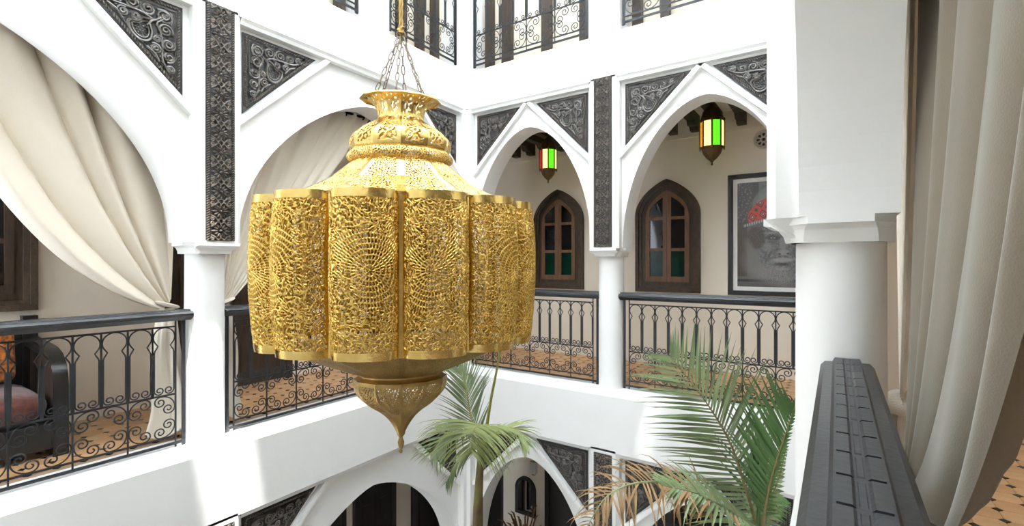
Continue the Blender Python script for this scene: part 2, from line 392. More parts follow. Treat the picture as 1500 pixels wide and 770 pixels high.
def pil_corbel(par, M, c, z0):
    m = MB(); pf = [(D0 + 0.03, SPR - 0.085), (0.055, SPR - 0.085), (0.05, SPR - 0.065), (0.035, SPR - 0.042), (0.012, SPR - 0.028), (-0.01, SPR - 0.024), (-0.01, SPR), (D0 + 0.03, SPR)]
    m.prism([M(c - PW + 0.02 + (0.04 if i in (0, 1, 2) else 0), d, z + z0) for i, (d, z) in enumerate(pf)], [M(c + PW - 0.02 - (0.04 if i in (0, 1, 2) else 0), d, z + z0) for i, (d, z) in enumerate(pf)])
    m.build('pilaster_corbel', 'plaster', par)
for z0 in (0, -STOREY):
    pil_corbel(w_left, ML, LP, z0); pil_corbel(w_back, MBk, BPx, z0)
pil_corbel(w_right, MR, NP_, 0)

# ------------------------------------------------------------------ canvas canopy added out of view to soften light; holes aimed for sun patches
CZ = TOPZ - 0.02
def sunpt(p): k = (CZ - p[2]) / SUN.z; return (p[0] + SUN.x * k, p[1] + SUN.y * k)
h0, h1 = sunpt((XL, 1.60, -0.75)), sunpt((XL - 0.1, 1.95, 1.30))
HX0, HX1, HY0, HY1 = min(h0[0], h1[0]), max(h0[0], h1[0]), sunpt((XL, 1.60, 0.3))[1], sunpt((XL, 1.96, 0.3))[1]
g0, g1 = sunpt((-1.66, YB, -0.62)), sunpt((-1.46, YB, -0.05))
bm = bmesh.new()
diffuser = empty('added_diffuser', ((XL + XR) / 2, 1.7, CZ))
tag(diffuser, 'added translucent white canvas above the view that softens and shapes the sunlight', 'diffuser')
def cpan(x0, x1, y0, y1):
    MB().box((x0, y0, 0), (x1, y1, 0.004)).build('diffuser_panel', 'canvas', diffuser, loc=(-(XL + XR) / 2, -1.7, 0))
GY0, GY1 = min(g0[1], g1[1]), max(g0[1], g1[1])
cpan(XL, XR, YN, HY0); cpan(XL, HX0, HY0, HY1); cpan(HX1, XR, HY0, HY1); cpan(XL, XR, HY1, GY0)
gx0, gx1, sw = min(g0[0], g1[0]), max(g0[0], g1[0]), 0.05
# slit panel: canvas either side of an oblique slot
ys = sorted([(g0[1], g0[0]), (g1[1], g1[0])])
def cpoly(pts): MB().prism([(x, y, 0) for x, y in pts], [(x, y, 0.004) for x, y in pts]).build('diffuser_panel', 'canvas', diffuser, loc=(-(XL + XR) / 2, -1.7, 0))
cpoly([(XL, GY0), (ys[0][1] - sw / 2, GY0), (ys[1][1] - sw / 2, GY1), (XL, GY1)])
cpoly([(ys[0][1] + sw / 2, GY0), (XR, GY0), (XR, GY1), (ys[1][1] + sw / 2, GY1)])
cpan(XL, XR, GY1, YB)
bm.free()

# ------------------------------------------------------------------ wrought iron railings
HRZ, TBZ, MDZ, BBZ, GBZ = 1.03, 0.905, 0.40, 0.085, 0.03
def rail_profile():
    # stepped hardwood handrail, width along local y, height along z
    return [(-0.040, -0.080), (0.040, -0.080), (0.058, -0.062), (0.072, -0.050), (0.074, -0.030), (0.062, -0.016), (0.040, -0.014), (0.034, 0.0),
            (-0.034, 0.0), (-0.040, -0.014), (-0.062, -0.016), (-0.074, -0.030), (-0.072, -0.050), (-0.058, -0.062)]
RAILCACHE = {}
def rail_meshes(p, s=1.0):
    """keyhole, scroll and baluster meshes for a pitch p; local x along the rail, z up from the floor"""
    key = (round(p, 4), s)
    if key in RAILCACHE: return RAILCACHE[key]
    hw = p / 2
    # keyhole: circle head, pointed waist, two straight legs ending in inward curls
    pts = []
    rc = hw * 0.93; zc = TBZ - rc - 0.004
    for k in range(13):
        a = math.pi/2 - (math.pi/2 + R(38)) * k / 12
        pts.append((rc * math.cos(a), zc + rc * math.sin(a)))
    pts.append((hw * 0.54, zc - rc * 0.92)); pts.append((hw * 0.66, zc - rc * 1.18)); pts.append((hw * 0.79, zc - rc * 1.42)); pts.append((hw * 0.84, zc - rc * 1.65))
    pts.append((hw * 0.84, MDZ + 0.075))
    h_, x_, z_, a_ = -math.pi / 2, hw * 0.84, MDZ + 0.040, 0.0
    pts.append((x_, z_))
    while a_ < R(480):
        f = a_ / R(480); rr = 0.031 - 0.022 * f; st = min(0.006, rr * 0.5); da = st / rr
        a_ += da; h_ -= da; x_ += st * math.cos(h_); z_ += st * math.sin(h_); pts.append((x_, z_))
    half = pts
    full = [(-x, z) for (x, z) in half[::-1]] + half[1:]
    km = MB().tube([(x, 0, z) for (x, z) in full], 0.0048 * s, 5).mesh('keyhole_scroll', 'iron', smooth=50)
    # quarter C-scroll: 4 of them make a round scroll panel (2 pitches wide)
    sp = scroll_path(p * 0.61, p * 0.61 * R(45), R(500), p * 0.275, p * 0.055, 0.005)
    H = (MDZ - BBZ) / 2; dia = -0.04
    ca, sa = math.cos(R(135)), math.sin(R(135))
    q = [(x * ca - y * sa, x * sa + y * ca) for (x, y) in sp]     # bulging to the upper right
    ox = max(x for x, y in q); oz = max(y for x, y in q)
    q = [(x - ox + p - 0.006, (y - oz) + H - 0.006) for (x, y) in q]
    sm = MB().tube([(x, 0, z) for (x, z) in q], 0.0048 * s, 5).mesh('scroll', 'iron', smooth=50)
    bl = MB().box((-0.009, -0.006, MDZ), (0.009, 0.006, TBZ - p * 1.22)).add([], [])
    bl.box((-0.005, -0.005, TBZ - p * 1.22), (0.005, 0.005, TBZ))
    bm_ = bl.mesh('baluster', 'iron')
    RAILCACHE[key] = (km, sm, bm_)
    return RAILCACHE[key]
def railing(M, u0, u1, d, dz, label, group, n=None, wood=True, s=1.0, topbar=False, blocks=False):
    p0, p1 = Vector(M(u0, d, dz)), Vector(M(u1, d, dz)); L = (p1 - p0).length; ang = math.atan2((p1 - p0).y, (p1 - p0).x)
    o = empty('iron_railing', p0, (0, 0, ang)); tag(o, label, 'railing', group)
    mg = 0.075 if wood else 0.04
    n = n or 2 * round((L - 2 * mg) / 0.145 / 2); p = (L - 2 * mg) / n
    km, sm, blm = rail_meshes(p, s)
    if wood:
        pr = rail_profile()
        h = MB().prism([(-0.02, y, HRZ + z) for y, z in pr], [(L + 0.02, y, HRZ + z) for y, z in pr]).build('handrail', 'rail_wood', o, smooth=25)
        if blocks:          # two rows of grooved blocks along the top of the near handrail
            k, x = 0, 0.01
            blk = MB().prism([(0.004, -0.030, 0), (0.101, -0.030, 0), (0.101, -0.008, 0), (0.004, -0.008, 0)], [(0.004, -0.030, .004), (0.101, -0.030, .004), (0.101, -0.012, .004), (0.004, -0.012, .004)]).mesh('block', 'rail_wood')
            blk2 = MB().prism([(0.004, -0.006, -.001), (0.101, -0.006, -.001), (0.101, 0.006, -.001), (0.004, 0.006, -.001)], [(0.012, -0.004, .0015), (0.093, -0.004, .0015), (0.093, 0.004, .0015), (0.012, 0.004, .0015)]).mesh('block', 'rail_wood')
            while x + 0.105 < L:
                link('block', blk, h, (x, 0, HRZ)); link('block', blk, h, (x + 0.105, 0, HRZ), (0, 0, math.pi)); link('inlay', blk2, h, (x, 0, HRZ)); x += 0.105
        else:
            pass
    zt = HRZ - 0.075 if wood else TBZ + 0.16
    for x in (0.022, L - 0.022):
        MB().box((x - 0.010, -0.010, 0.0), (x + 0.010, 0.010, zt)).build('post', 'iron', o)
    for nm, z, r in (('top_bar', TBZ, 0.006), ('middle_bar', MDZ, 0.006), ('bottom_bar', BBZ, 0.006), ('base_bar', GBZ, 0.009)):
        MB().box((0.022 if nm == 'base_bar' else mg, -r, z - r), (L - 0.022 if nm == 'base_bar' else L - mg, r, z + r)).build(nm, 'iron', o)
    if topbar: MB().box((0.02, -0.007, zt - 0.014), (L - 0.02, 0.007, zt)).build('top_rail', 'iron', o)
    for x in (mg, L - mg):
        MB().box((x - 0.005, -0.005, 0.0), (x + 0.005, 0.005, zt)).build('end_bar', 'iron', o)
    for k in range(n):
        link('keyhole_scroll', km, o, (mg + (k + .5) * p, 0, 0))
        if k: link('baluster', blm, o, (mg + k * p, 0, 0))
    vb = MB().box((-0.0045, -0.0045, GBZ), (0.0045, 0.0045, MDZ)).mesh('divider_bar', 'iron')
    zc = (MDZ + BBZ) / 2
    for k in range(n // 2):
        cx = mg + (2 * k + 1) * p
        if k: link('divider_bar', vb, o, (cx - p, 0, 0))
        for (sx, sz) in ((1, 1), (-1, 1), (1, -1), (-1, -1)):
            link('scroll', sm, o, (cx, 0, zc), None, (sx, 1, sz))
    return o
RD = 0.215
railing(ML, YN + 0.16, LP - 0.135, RD, -0.035, 'black iron railing with dark handrail in front of the orange cushioned bench', 'gallery railings')
railing(ML, LP + 0.135, YB + CD - 0.14, RD, -0.035, 'black iron railing passing behind the big brass lantern', 'gallery railings')
railing(MBk, XL - CD + 0.14, BPx - 0.135, RD, 0.0, 'black iron railing below the far arched window beside the brass lantern', 'gallery railings')
railing(MBk, BPx + 0.135, XR + 0.10, RD, 0.0, 'black iron railing below the framed portrait and behind the palm fronds', 'gallery railings')
railing(MR, NP_ + 0.135, YB + 0.10, RD, 0.0, 'iron railing running on beyond the large near column', 'gallery railings')
railing(MR, YN + 0.05, NP_ - 0.128, RD + 0.02, 0.0, 'dark worn handrail with two rows of grooved blocks in the foreground', 'gallery railings', blocks=True)
TBZ_S = TBZ
railing(MBk, UPB[0][0] + 0.01, UPB[0][1] - 0.01, 0.03, UPS, 'top floor window grille of black scrolls in the corner of the back wall', 'top floor grilles', wood=False, topbar=True, n=8)
railing(MBk, UPB[1][0] + 0.01, UPB[1][1] - 0.01, 0.03, UPS, 'top floor window grille of black scrolls above the pointed arch near the pier', 'top floor grilles', wood=False, topbar=True, n=8)
railing(ML, UPL[1][0] + 0.01, UPL[1][1] - 0.01, 0.03, UPS, 'top floor window grille of black scrolls behind the lantern chain', 'top floor grilles', wood=False, topbar=True, n=6)
railing(ML, UPL[0][0] + 0.01, UPL[0][1] - 0.01, 0.03, UPS, 'top floor window grille barely showing at the upper edge left of the chain', 'top floor grilles', wood=False, topbar=True, n=10)

# ------------------------------------------------------------------ top floor windows behind the grilles
def top_window(i, M, u0, u1, posts):
    o = empty('window_%d' % i, M((u0 + u1) / 2, 0.2, UPS)); tag(o, kind='structure')
    inv = Matrix.Translation(-Vector(o.location))
    def loc(M): return lambda u, d, z: tuple(Vector(M(u, d, z)) - Vector(o.location))
    m = loc(M)
    MB().mbox(m, u0, u1, 0.285, 0.298, UPS - 0.03, 5.97).build('blind', 'blind', o)
    for (a, b) in posts: MB().mbox(m, a, b, 0.20, 0.27, UPS, 5.95).build('window_post', 'dark_wood', o)
    for (z0, z1) in ((UPS, UPS + 0.06), (5.85, 5.95)): MB().mbox(m, u0, u1, 0.22, 0.262, z0, z1).build('window_rail', 'blind', o)
    return o
top_window(1, MBk, *UPB[0], ((-3.76, -3.65), (-3.50, -3.36), (-2.92, -2.80), (-2.42, -2.28)))
top_window(2, MBk, *UPB[1], ((-1.80, -1.70), (-1.50, -1.41), (-0.90, -0.80), (-0.45, -0.35)))
top_window(3, ML, *UPL[1], ((3.50, 3.58), (3.80, 3.92), (4.10, 4.20), (4.36, 4.46)))
top_window(4, ML, *UPL[0], ((1.05, 1.15), (1.5, 1.6), (2.2, 2.3), (2.6, 2.7), (2.98, 3.08)))

# ------------------------------------------------------------------ carved spandrels and pilaster strips
def tri_inset(a, m):             # right triangle (0,0)-(a,0)-(0,-a) inset by m
    k = m; q = a - m * (1 + math.sqrt(2))
    return [(k, -k), (q, -k), (k, -q)]
def spandrel_meshes(a, mir):
    sx = -1 if mir else 1
    def P(x, y, z): return (sx * x, z, y)     # local: x along wall, y = depth (negative = toward court), z up
    base = MB(); t = [(0, 0), (a, 0), (0, -a)]
    base.prism([P(x, y, 0.0) for x, y in t], [P(x, y, -0.015) for x, y in t])
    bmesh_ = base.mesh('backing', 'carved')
    # rope border
    bd = MB()
    o = tri_inset(a, 0.012); o2 = tri_inset(a, 0.038)
    for k in range(3):
        (x0, y0), (x1, y1) = o[k], o[(k+1) % 3]; (x2, y2), (x3, y3) = o2[k], o2[(k+1) % 3]
        mx0, my0, mx1, my1 = (x0+x2)/2, (y0+y2)/2, (x1+x3)/2, (y1+y3)/2
        L = math.hypot(mx1-mx0, my1-my0); n = int(L / 0.020); dx, dy = (mx1-mx0)/L, (my1-my0)/L
        for i in range(n):
            f = (i + .5) / n; cx, cy = mx0 + (mx1-mx0)*f, my0 + (my1-my0)*f
            ax, ay = dx*0.7 - dy*0.7, dy*0.7 + dx*0.7; w_, l_ = 0.0055, 0.013
            q = [(cx + ax*l_ + dx*w_, cy + ay*l_ + dy*w_), (cx - ax*l_ + dx*w_, cy - ay*l_ + dy*w_), (cx - ax*l_ - dx*w_, cy - ay*l_ - dy*w_), (cx + ax*l_ - dx*w_, cy + ay*l_ - dy*w_)]
            top = [((x - cx) * 0.6 + cx, (y - cy) * 0.6 + cy) for x, y in q]
            bd.prism([P(x, y, -0.013) for x, y in q], [P(x, y, -0.026) for x, y in top])
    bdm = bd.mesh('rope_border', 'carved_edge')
    sc = MB()
    i3 = tri_inset(a, 0.050)
    sc.tube([P(x, y, -0.018) for x, y in i3], 0.006, 5, closed=True)
    A = a / 0.64
    def g(v): return math.copysign((abs(v) - .055) * 1.20 + .055, v) * A
    def spiral(cx, cy, r, turns=2.2, start=0.0, sg=1, tr=0.0078):
        r *= 1.12
        pts = []
        n = int(16 * turns)
        for k in range(n + 1):
            f = k / n; th = start + sg * 2*math.pi*turns*f; rr = r * (1 - 0.86 * f)
            pts.append(P(g(cx) + rr*1.12*A*math.cos(th), g(cy) + rr*1.12*A*math.sin(th), -0.022 - 0.008 * f))
        sc.tube(pts, tr * A, 5)
    def vine(pts, tr=0.0075):
        # catmull-rom through points
        o_ = []
        for i in range(len(pts) - 1):
            p0, p1, p2, p3 = pts[max(i-1, 0)], pts[i], pts[i+1], pts[min(i+2, len(pts)-1)]
            for k in range(6):
                t_ = k / 6
                o_.append(tuple(0.5*((2*p1[c]) + (-p0[c]+p2[c])*t_ + (2*p0[c]-5*p1[c]+4*p2[c]-p3[c])*t_**2 + (-p0[c]+3*p1[c]-3*p2[c]+p3[c])*t_**3) for c in (0, 1)))
        o_.append(pts[-1]); sc.tube([P(g(x), g(y), -0.024) for x, y in o_], tr * A, 5)
    for (cx, cy, r, st, sg) in ((.105, -.100, .040, 2.2, 1), (.185, -.088, .036, 0.5, -1), (.100, -.180, .036, 3.6, -1), (.262, -.085, .034, 1.5, 1), (.335, -.082, .030, 4.0, -1), (.400, -.074, .022, 1.0, 1),
                                (.086, -.258, .034, 2.5, 1), (.082, -.330, .030, 5.0, -1), (.074, -.400, .022, 0.3, 1), (.300, -.150, .026, 2.0, -1), (.150, -.300, .028, 1.0, 1), (.240, -.150, .020, 4.2, 1), (.140, -.240, .020, .2, -1)):
        spiral(cx, cy, r, 2.1, st, sg)
    # pear-shaped cartouche along the hypotenuse, double outline, netted centre
    pear = [(.150, -.135), (.175, -.165), (.165, -.215), (.180, -.265), (.225, -.275), (.265, -.240), (.275, -.190), (.235, -.175), (.205, -.150), (.150, -.135)]
    vine(pear, 0.009); cxp, cyp = .215, -.215
    vine([(cxp + (x - cxp) * .72, cyp + (y - cyp) * .72) for x, y in pear], 0.005)
    for i in range(5):
        for j in range(5):
            x, y = .190 + i * .015 + (j % 2) * .0075, -.250 + j * .014
            if x < .262: sc.blob(P(g(x), g(y), -0.016), .0058*A, .006, .0058*A, 6, 4)
    vine([(.08, -.08), (.13, -.12), (.155, -.14), (.21, -.12), (.29, -.115), (.36, -.11), (.43, -.075)]); vine([(.08, -.08), (.12, -.13), (.14, -.155), (.12, -.21), (.115, -.29), (.11, -.36), (.075, -.43)])
    vine([(.075, -.14), (.07, -.10), (.10, -.07), (.14, -.075)], .009); vine([(.30, -.19), (.33, -.15), (.37, -.13)]); vine([(.19, -.30), (.15, -.33), (.13, -.37)])
    # leaves in the leftover gaps
    for (cx, cy, an, l_) in ((.22, -.125, .3, .026), (.125, -.22, 1.3, .026), (.30, -.118, 2.4, .022), (.118, -.30, -.8, .022), (.365, -.115, .6, .02), (.115, -.365, 1.0, .02), (.44, -.065, .1, .018), (.065, -.44, 1.5, .018), (.145, -.165, .8, .018), (.33, -.125, -.4, .018), (.125, -.335, -1.2, .018)):
        c_, s_ = math.cos(an), math.sin(an)
        q = [(cx + c_*l_, cy + s_*l_), (cx - s_*l_*.4, cy + c_*l_*.4), (cx - c_*l_, cy - s_*l_), (cx + s_*l_*.4, cy - c_*l_*.4)]
        sc.prism([P(g(x), g(y), -0.013) for x, y in q], [P(g(cx + (x-cx)*.45), g(cy + (y-cy)*.45), -0.026) for x, y in q])
    return bmesh_, bdm, sc.mesh('scrollwork', 'carved_ridge_light', smooth=45)
SPM = {m: spandrel_meshes(0.66, m) for m in (False, True)}
def spandrel(M, u, z0, mir, label, dpt=D0 - 0.001):
    """right angle corner at (u, just under the band); mir: the panel runs towards smaller u"""
    p = Vector(M(u, dpt, BAND - 0.075 + z0)); x = Vector(M(u + 1, dpt, 0)) - Vector(M(u, dpt, 0)); n = Vector(M(u, dpt + 1, 0)) - Vector(M(u, dpt, 0))
    o = empty('carved_spandrel', p)
    # basis: local x = along wall, local y = into wall, z up (may be a mirrored basis, then x is flipped)
    if x.cross(n).z > 0: flip = False; X = x
    else: flip = True; X = -x
    o.rotation_euler = (0, 0, math.atan2(X.y, X.x))
    mm = SPM[mir != flip]
    for me in mm: link(me.name.split('.')[0], me, o)
    tag(o, label, 'carving', 'carved triangular spandrels'); return o
g_ = 0.045
for z0, w1 in ((0.0, ''), (-STOREY, 'ground floor ')):
    up = z0 == 0.0
    spandrel(ML, LP + PW + g_, z0, False, 'carved black triangle right of the tall carved strip, above the lantern shoulder' if up else 'ground floor carved triangle at the bottom edge left of the lantern tip')
    spandrel(ML, LP - PW - g_, z0, True, 'large carved black triangle at the top left above the draped curtain' if up else 'ground floor carved triangle below the leftmost railing, out of frame')
    spandrel(ML, YB - 0.06 - g_, z0, True, 'carved black triangle just right of the lantern neck' if up else 'ground floor carved triangle behind the small palm crown')
    spandrel(MBk, XL + 0.06 + g_, z0, False, 'carved black triangle in the wall corner left of the far small arch' if up else 'ground floor carved triangle in the wall corner behind the palm')
    spandrel(MBk, BPx - PW - g_, z0, True, 'carved black triangle right of the far small arch with red and green lantern' if up else 'ground floor carved triangle above the arched mirror')
    spandrel(MBk, BPx + PW + g_, z0, False, 'carved black triangle left of the pointed arch over the portrait' if up else 'ground floor carved triangle behind the drooping dry frond')
    spandrel(MBk, XR - 0.06 - g_, z0, True, 'carved black triangle cut off by the near white pier' if up else 'ground floor carved triangle hidden by the large palm')
# pilaster strips
def strip_meshes(wd, h):
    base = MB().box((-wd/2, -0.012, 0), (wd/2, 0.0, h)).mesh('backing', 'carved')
    bds = []
    for sx in (-1, 1):
        n = int(h / 0.018); bd = MB(); bds.append(bd)
        for i in range(n):
            z = (i + .5) * h / n
            for (off, sg) in ((0.012, 1), ):
                cx = sx * (wd/2 - off); l_ = 0.009
                q = [(cx - l_, z - sg*0.009), (cx + l_, z + sg*0.003), (cx + l_, z + sg*0.009), (cx - l_, z - sg*0.003)]
                bd.prism([(x, -0.011, zz) for x, zz in q], [(x, -0.022, zz) for x, zz in q])
    ro = MB(); pw = wd - 0.055
    pitch = h / round(h / (pw * 0.98))
    # one rosette: pointed leaves radiating with side volutes
    for k in range(12):
        an = 2*math.pi*k/12; l0, l1 = pw * 0.10, pw * (0.47 if k % 3 == 0 else 0.40)
        c_, s_ = math.cos(an), math.sin(an); wv = pw * 0.055
        q = [(c_*l0, s_*l0), (c_*(l0+l1)/2 - s_*wv, s_*(l0+l1)/2 + c_*wv), (c_*l1, s_*l1), (c_*(l0+l1)/2 + s_*wv, s_*(l0+l1)/2 - c_*wv)]
        mx, mz = c_*(l0+l1)/2, s_*(l0+l1)/2
        ro.prism([(x, -0.011, z) for x, z in q], [(mx + (x-mx)*.35, -0.025, mz + (z-mz)*.35) for x, z in q])
    ro.blob((0, -0.016, 0), pw*.07, .012, pw*.07, 8, 5)
    for (sx, sz) in ((1, 1), (-1, 1), (1, -1), (-1, -1)):
        pts = []
        for k in range(17):
            f = k / 16; th = R(225) + 2*math.pi*1.4*f; rr = pw * 0.105 * (1 - .75*f)
            pts.append((sx * (pw*0.385 + rr*math.cos(th)), -0.016, sz * (pitch*0.385 + rr*math.sin(th))))
        ro.tube(pts, 0.0048, 5)
        ro.tube([(sx*pw*.10, -.016, sz*pitch*.48), (sx*pw*.22, -.018, sz*pitch*.40), (sx*pw*.30, -.017, sz*pitch*.30), (sx*pw*.46, -.016, sz*pitch*.22)], 0.0048, 5)
        ro.tube([(sx*pw*.02, -.016, sz*pitch*.36), (sx*pw*.09, -.018, sz*pitch*.42), (sx*pw*.16, -.016, sz*pitch*.50)], 0.004, 5)
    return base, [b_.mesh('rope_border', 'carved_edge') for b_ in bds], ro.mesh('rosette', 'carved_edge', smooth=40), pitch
def strip(M, c, z0, z1, wd, label):
    p = Vector(M(c, 0.0, z0)); x = Vector(M(c + 1, 0, 0)) - Vector(M(c, 0, 0)); n = Vector(M(c, 1, 0)) - Vector(M(c, 0, 0))
    X = x if x.cross(n).z > 0 else -x
    o = empty('carved_strip', p, (0, 0, math.atan2(X.y, X.x))); h = z1 - z0
    b, bd, ro, pitch = strip_meshes(wd, h)
    link('backing', b, o)
    for b_ in bd: link('rope_border', b_, o)
    for k in range(round(h / pitch)): link('rosette', ro, o, (0, 0, (k + .5) * pitch))
    tag(o, label, 'carving', 'carved vertical strips'); return o
strip(ML, LP + 0.005, SPR + 0.015, BAND + 0.01, 0.205, 'tall carved wooden strip on the left white pier')
strip(MBk, BPx, SPR + 0.015, BAND + 0.01, 0.20, 'tall carved wooden strip on the back pier between the small arches')
strip(ML, LP + 0.005, SPR - STOREY + 0.015, BAND - STOREY - 0.03, 0.205, 'ground floor carved strip at the bottom edge below the left column')
strip(MBk, BPx, SPR - STOREY + 0.015, BAND - STOREY - 0.03, 0.20, 'ground floor carved strip below the back column')

# ------------------------------------------------------------------ the big pierced brass lantern
def bandnoise(nv, nu, du, dv, lam, seed, bw=0.28, aniso=1.0):
    rg = np.random.default_rng(seed); n = rg.standard_normal((nv, nu))
    fy = np.fft.fftfreq(nv, dv)[:, None]; fx = np.fft.fftfreq(nu, du)[None, :]
    k = np.sqrt((fx * aniso) ** 2 + (fy / aniso) ** 2); k0 = 1 / lam
    H = np.exp(-((k - k0) / (bw * k0)) ** 2)
    f = np.real(np.fft.ifft2(np.fft.fft2(n) * H)); return f / f.std()
def pierced(name, X, F, thick, m, emboss=0.0, sig=0.5):
    """sheet through the grid X (nv,nu,3); F > 0 is metal, F < 0 a hole; real thickness"""
    nv, nu, _ = X.shape
    du = np.gradient(X, axis=1); dv = np.gradient(X, axis=0); Nn = np.cross(du, dv); Nn /= (np.linalg.norm(Nn, axis=2, keepdims=True) + 1e-9)
    H = np.clip(F / sig, 0, 1); H = H * (2 - H) * emboss
    Xe = X + Nn * H[..., None]
    vid = {}; V = []; NV = []; faces = []
    def corner(i, j):
        k = (i, j)
        if k not in vid: vid[k] = len(V); V.append(Xe[i, j]); NV.append(Nn[i, j])
        return vid[k]
    def edge(i0, j0, i1, j1):
        k = (min((i0, j0), (i1, j1)), max((i0, j0), (i1, j1)))
        if k not in vid:
            a, b = F[i0, j0], F[i1, j1]; t = a / (a - b); t = min(max(t, 0.02), 0.98)
            vid[k] = len(V); V.append(X[i0, j0] * (1 - t) + X[i1, j1] * t); NV.append(Nn[i0, j0])
        return vid[k]
    S = F > 0
    cnt = S[:-1, :-1].astype(int) + S[1:, :-1] + S[:-1, 1:] + S[1:, 1:]
    for i, j in zip(*np.nonzero(cnt)):
        cs = [(i, j), (i, j+1), (i+1, j+1), (i+1, j)]
        if cnt[i, j] == 4: faces.append(tuple(corner(*c) for c in cs)); continue
        poly = []
        for k in range(4):
            a, b = cs[k], cs[(k+1) % 4]
            if S[a]: poly.append(corner(*a))
            if S[a] != S[b]: poly.append(edge(*a, *b))
        if len(poly) >= 3: faces.append(tuple(poly))
    V = np.array(V); NV = np.array(NV); n = len(V)
    ec = {}
    for f in faces:
        for a, b in zip(f, f[1:] + f[:1]):
            k = (a, b) if a < b else (b, a); ec[k] = None if k in ec else (a, b)
    allV = np.vstack([V, V - NV * thick]); fs = list(faces) + [tuple(x + n for x in f[::-1]) for f in faces]
    fs += [(b, a, a + n, b + n) for e in ec.values() if e for (a, b) in (e,)]
    me = bpy.data.meshes.new(name); me.from_pydata(allV.tolist(), [], fs); me.shade_smooth(); me.set_sharp_from_angle(angle=R(50)); me.materials.append(MATS[m]); me.update()
    return me
LX, LY = -1.985, 1.85
lan = empty('brass_lantern', (LX, LY, 0), (0, 0, math.atan2(-LX, LY)))
lan.scale = (1.0, 0.74, 1.0)
tag(lan, 'huge pierced brass lantern hanging on chains in the middle of the courtyard', 'lantern')
NF = 12; HA = math.pi / NF
ZT, ZB = 1.675, 0.912
def lobe_grid(nu, nv, rc=0.615, bul=0.135):
    X = np.zeros((nv, nu, 3)); ch = rc * math.sin(HA); x0 = rc * math.cos(HA)
    for j in range(nu):
        t = math.pi * j / (nu - 1)
        y = -ch * math.cos(t) * 0.955; x = x0 + bul * math.sin(t) ** 0.75
        for i in range(nv):
            v = i / (nv - 1); bow = 1 + 0.035 * (1 - (2*v - 1) ** 2) - 0.012 * (1 - v)
            X[i, j] = (x * bow, y * (0.97 + 0.03 * (1 - (2*v-1)**2)), ZB + (ZT - ZB) * v)
    return X
def lobe_field(nu, nv, seed, c0):
    W, H = 0.42, ZT - ZB; du, dv = W / nu, H / nv
    u = (np.arange(nu) + .5) * du; v = (np.arange(nv) + .5) * dv; U, Vv = np.meshgrid(u, v)
    rg = np.random.default_rng(seed)
    cens = [c0] + [(rg.uniform(0, W), rg.uniform(0, H)) for _ in range(13)]; cens += [(0.0, 0.12), (W, 0.22), (0.0, 0.62), (W * .8, H * .95)]
    wob = bandnoise(nv, nu, du, dv, 0.07, seed + 5, .4) * 0.006
    D = np.stack([np.hypot(U - a, Vv - b) - (0.045 if q == 0 else 0) for q, (a, b) in enumerate(cens)]); sel = D.argmin(0)
    CX = np.array([c[0] for c in cens])[sel]; CY = np.array([c[1] for c in cens])[sel]
    main = sel == 0; r = np.hypot(U - CX, Vv - CY) + np.where(main, 0.15, 1.0) * wob; th = np.arctan2(Vv - CY, U - CX)
    RW = 0.0235; ring = np.floor(r / RW); fr = (r / RW) % 1.0
    k = np.maximum(8, np.round(2 * math.pi * (ring + .5) * RW / 0.0128)); jit = np.sin(ring * 7.1 + sel * 3.7)
    ph = k * th + jit * 3 + (fr - .5) * np.where(main, 0, 2.4) * np.sign(jit + .01) + np.where(main, 0, 1.5) * bandnoise(nv, nu, du, dv, 0.030, seed + 9, .4)
    F = np.cos(ph) * 1.15 + 0.0
    F = np.maximum(F, (np.abs(fr - 0.5) - 0.37) * 11 + np.where(main, 0, 0.45 * bandnoise(nv, nu, du, dv, 0.022, seed + 2, .4) - .25))
    # swirls of concentric dashes further out
    solid = np.maximum.reduce([(0.030 - Vv) / 0.004, (Vv - (H - 0.036)) / 0.004, (0.012 - U) / 0.004, (U - (W - 0.012)) / 0.004])
    return np.maximum(F, np.clip(solid, -9, 2))
NU, NV = 128, 236
LG = lobe_grid(NU, NV)
lobes = [pierced('lobe', LG, lobe_field(NU, NV, 11 + s, (0.155 if s == 0 else 0.265, 0.40)), 0.0018, 'brass', 0.0035, 0.9) for s in (0, 1)]
def band_mesh(name, v0, v1, off):
    g = lobe_grid(33, 41); i0, i1 = int(v0 * 40), int(round(v1 * 40)); mb = MB(); rows = [i0, i1]
    cen = np.array([0.60, 0, 0]); vs = []
    for i in rows:
        for j in range(33):
            p = g[i, j].copy(); d = p - cen; d[2] = 0; d /= np.linalg.norm(d); vs.append(tuple(p + d * off))
    for i in rows:
        for j in range(33):
            p = g[i, j].copy(); d = p - cen; d[2] = 0; d /= np.linalg.norm(d); vs.append(tuple(p + d * (off - 0.003)))
    fs = []
    for j in range(32):
        fs += [(j, j+1, 34+j, 33+j), (66+j, 99+j, 100+j, 67+j), (j, 66+j, 67+j, j+1), (33+j, 34+j, 100+j, 99+j)]
    return mb.add(vs, fs).mesh(name, 'brass_plain', smooth=50)
bT, bB = band_mesh('top_band', 0.955, 1.0, 0.004), band_mesh('bottom_band', 0.0, 0.04, 0.004)
rc_ = 0.615
sm_ = MB().box((rc_ - 0.02, -0.014, ZB), (rc_ + 0.010, 0.014, ZT)).mesh('seam_strip', 'brass_plain')
for k in range(NF):
    a = -math.pi / 2 + HA + k * 2 * HA
    lb_ = link('lobe', lobes[k % 2], lan, None, (0, 0, a))
    link('top_band', bT, lb_); link('bottom_band', bB, lb_)
    link('seam_strip', sm_, lan, None, (0, 0, a - HA))
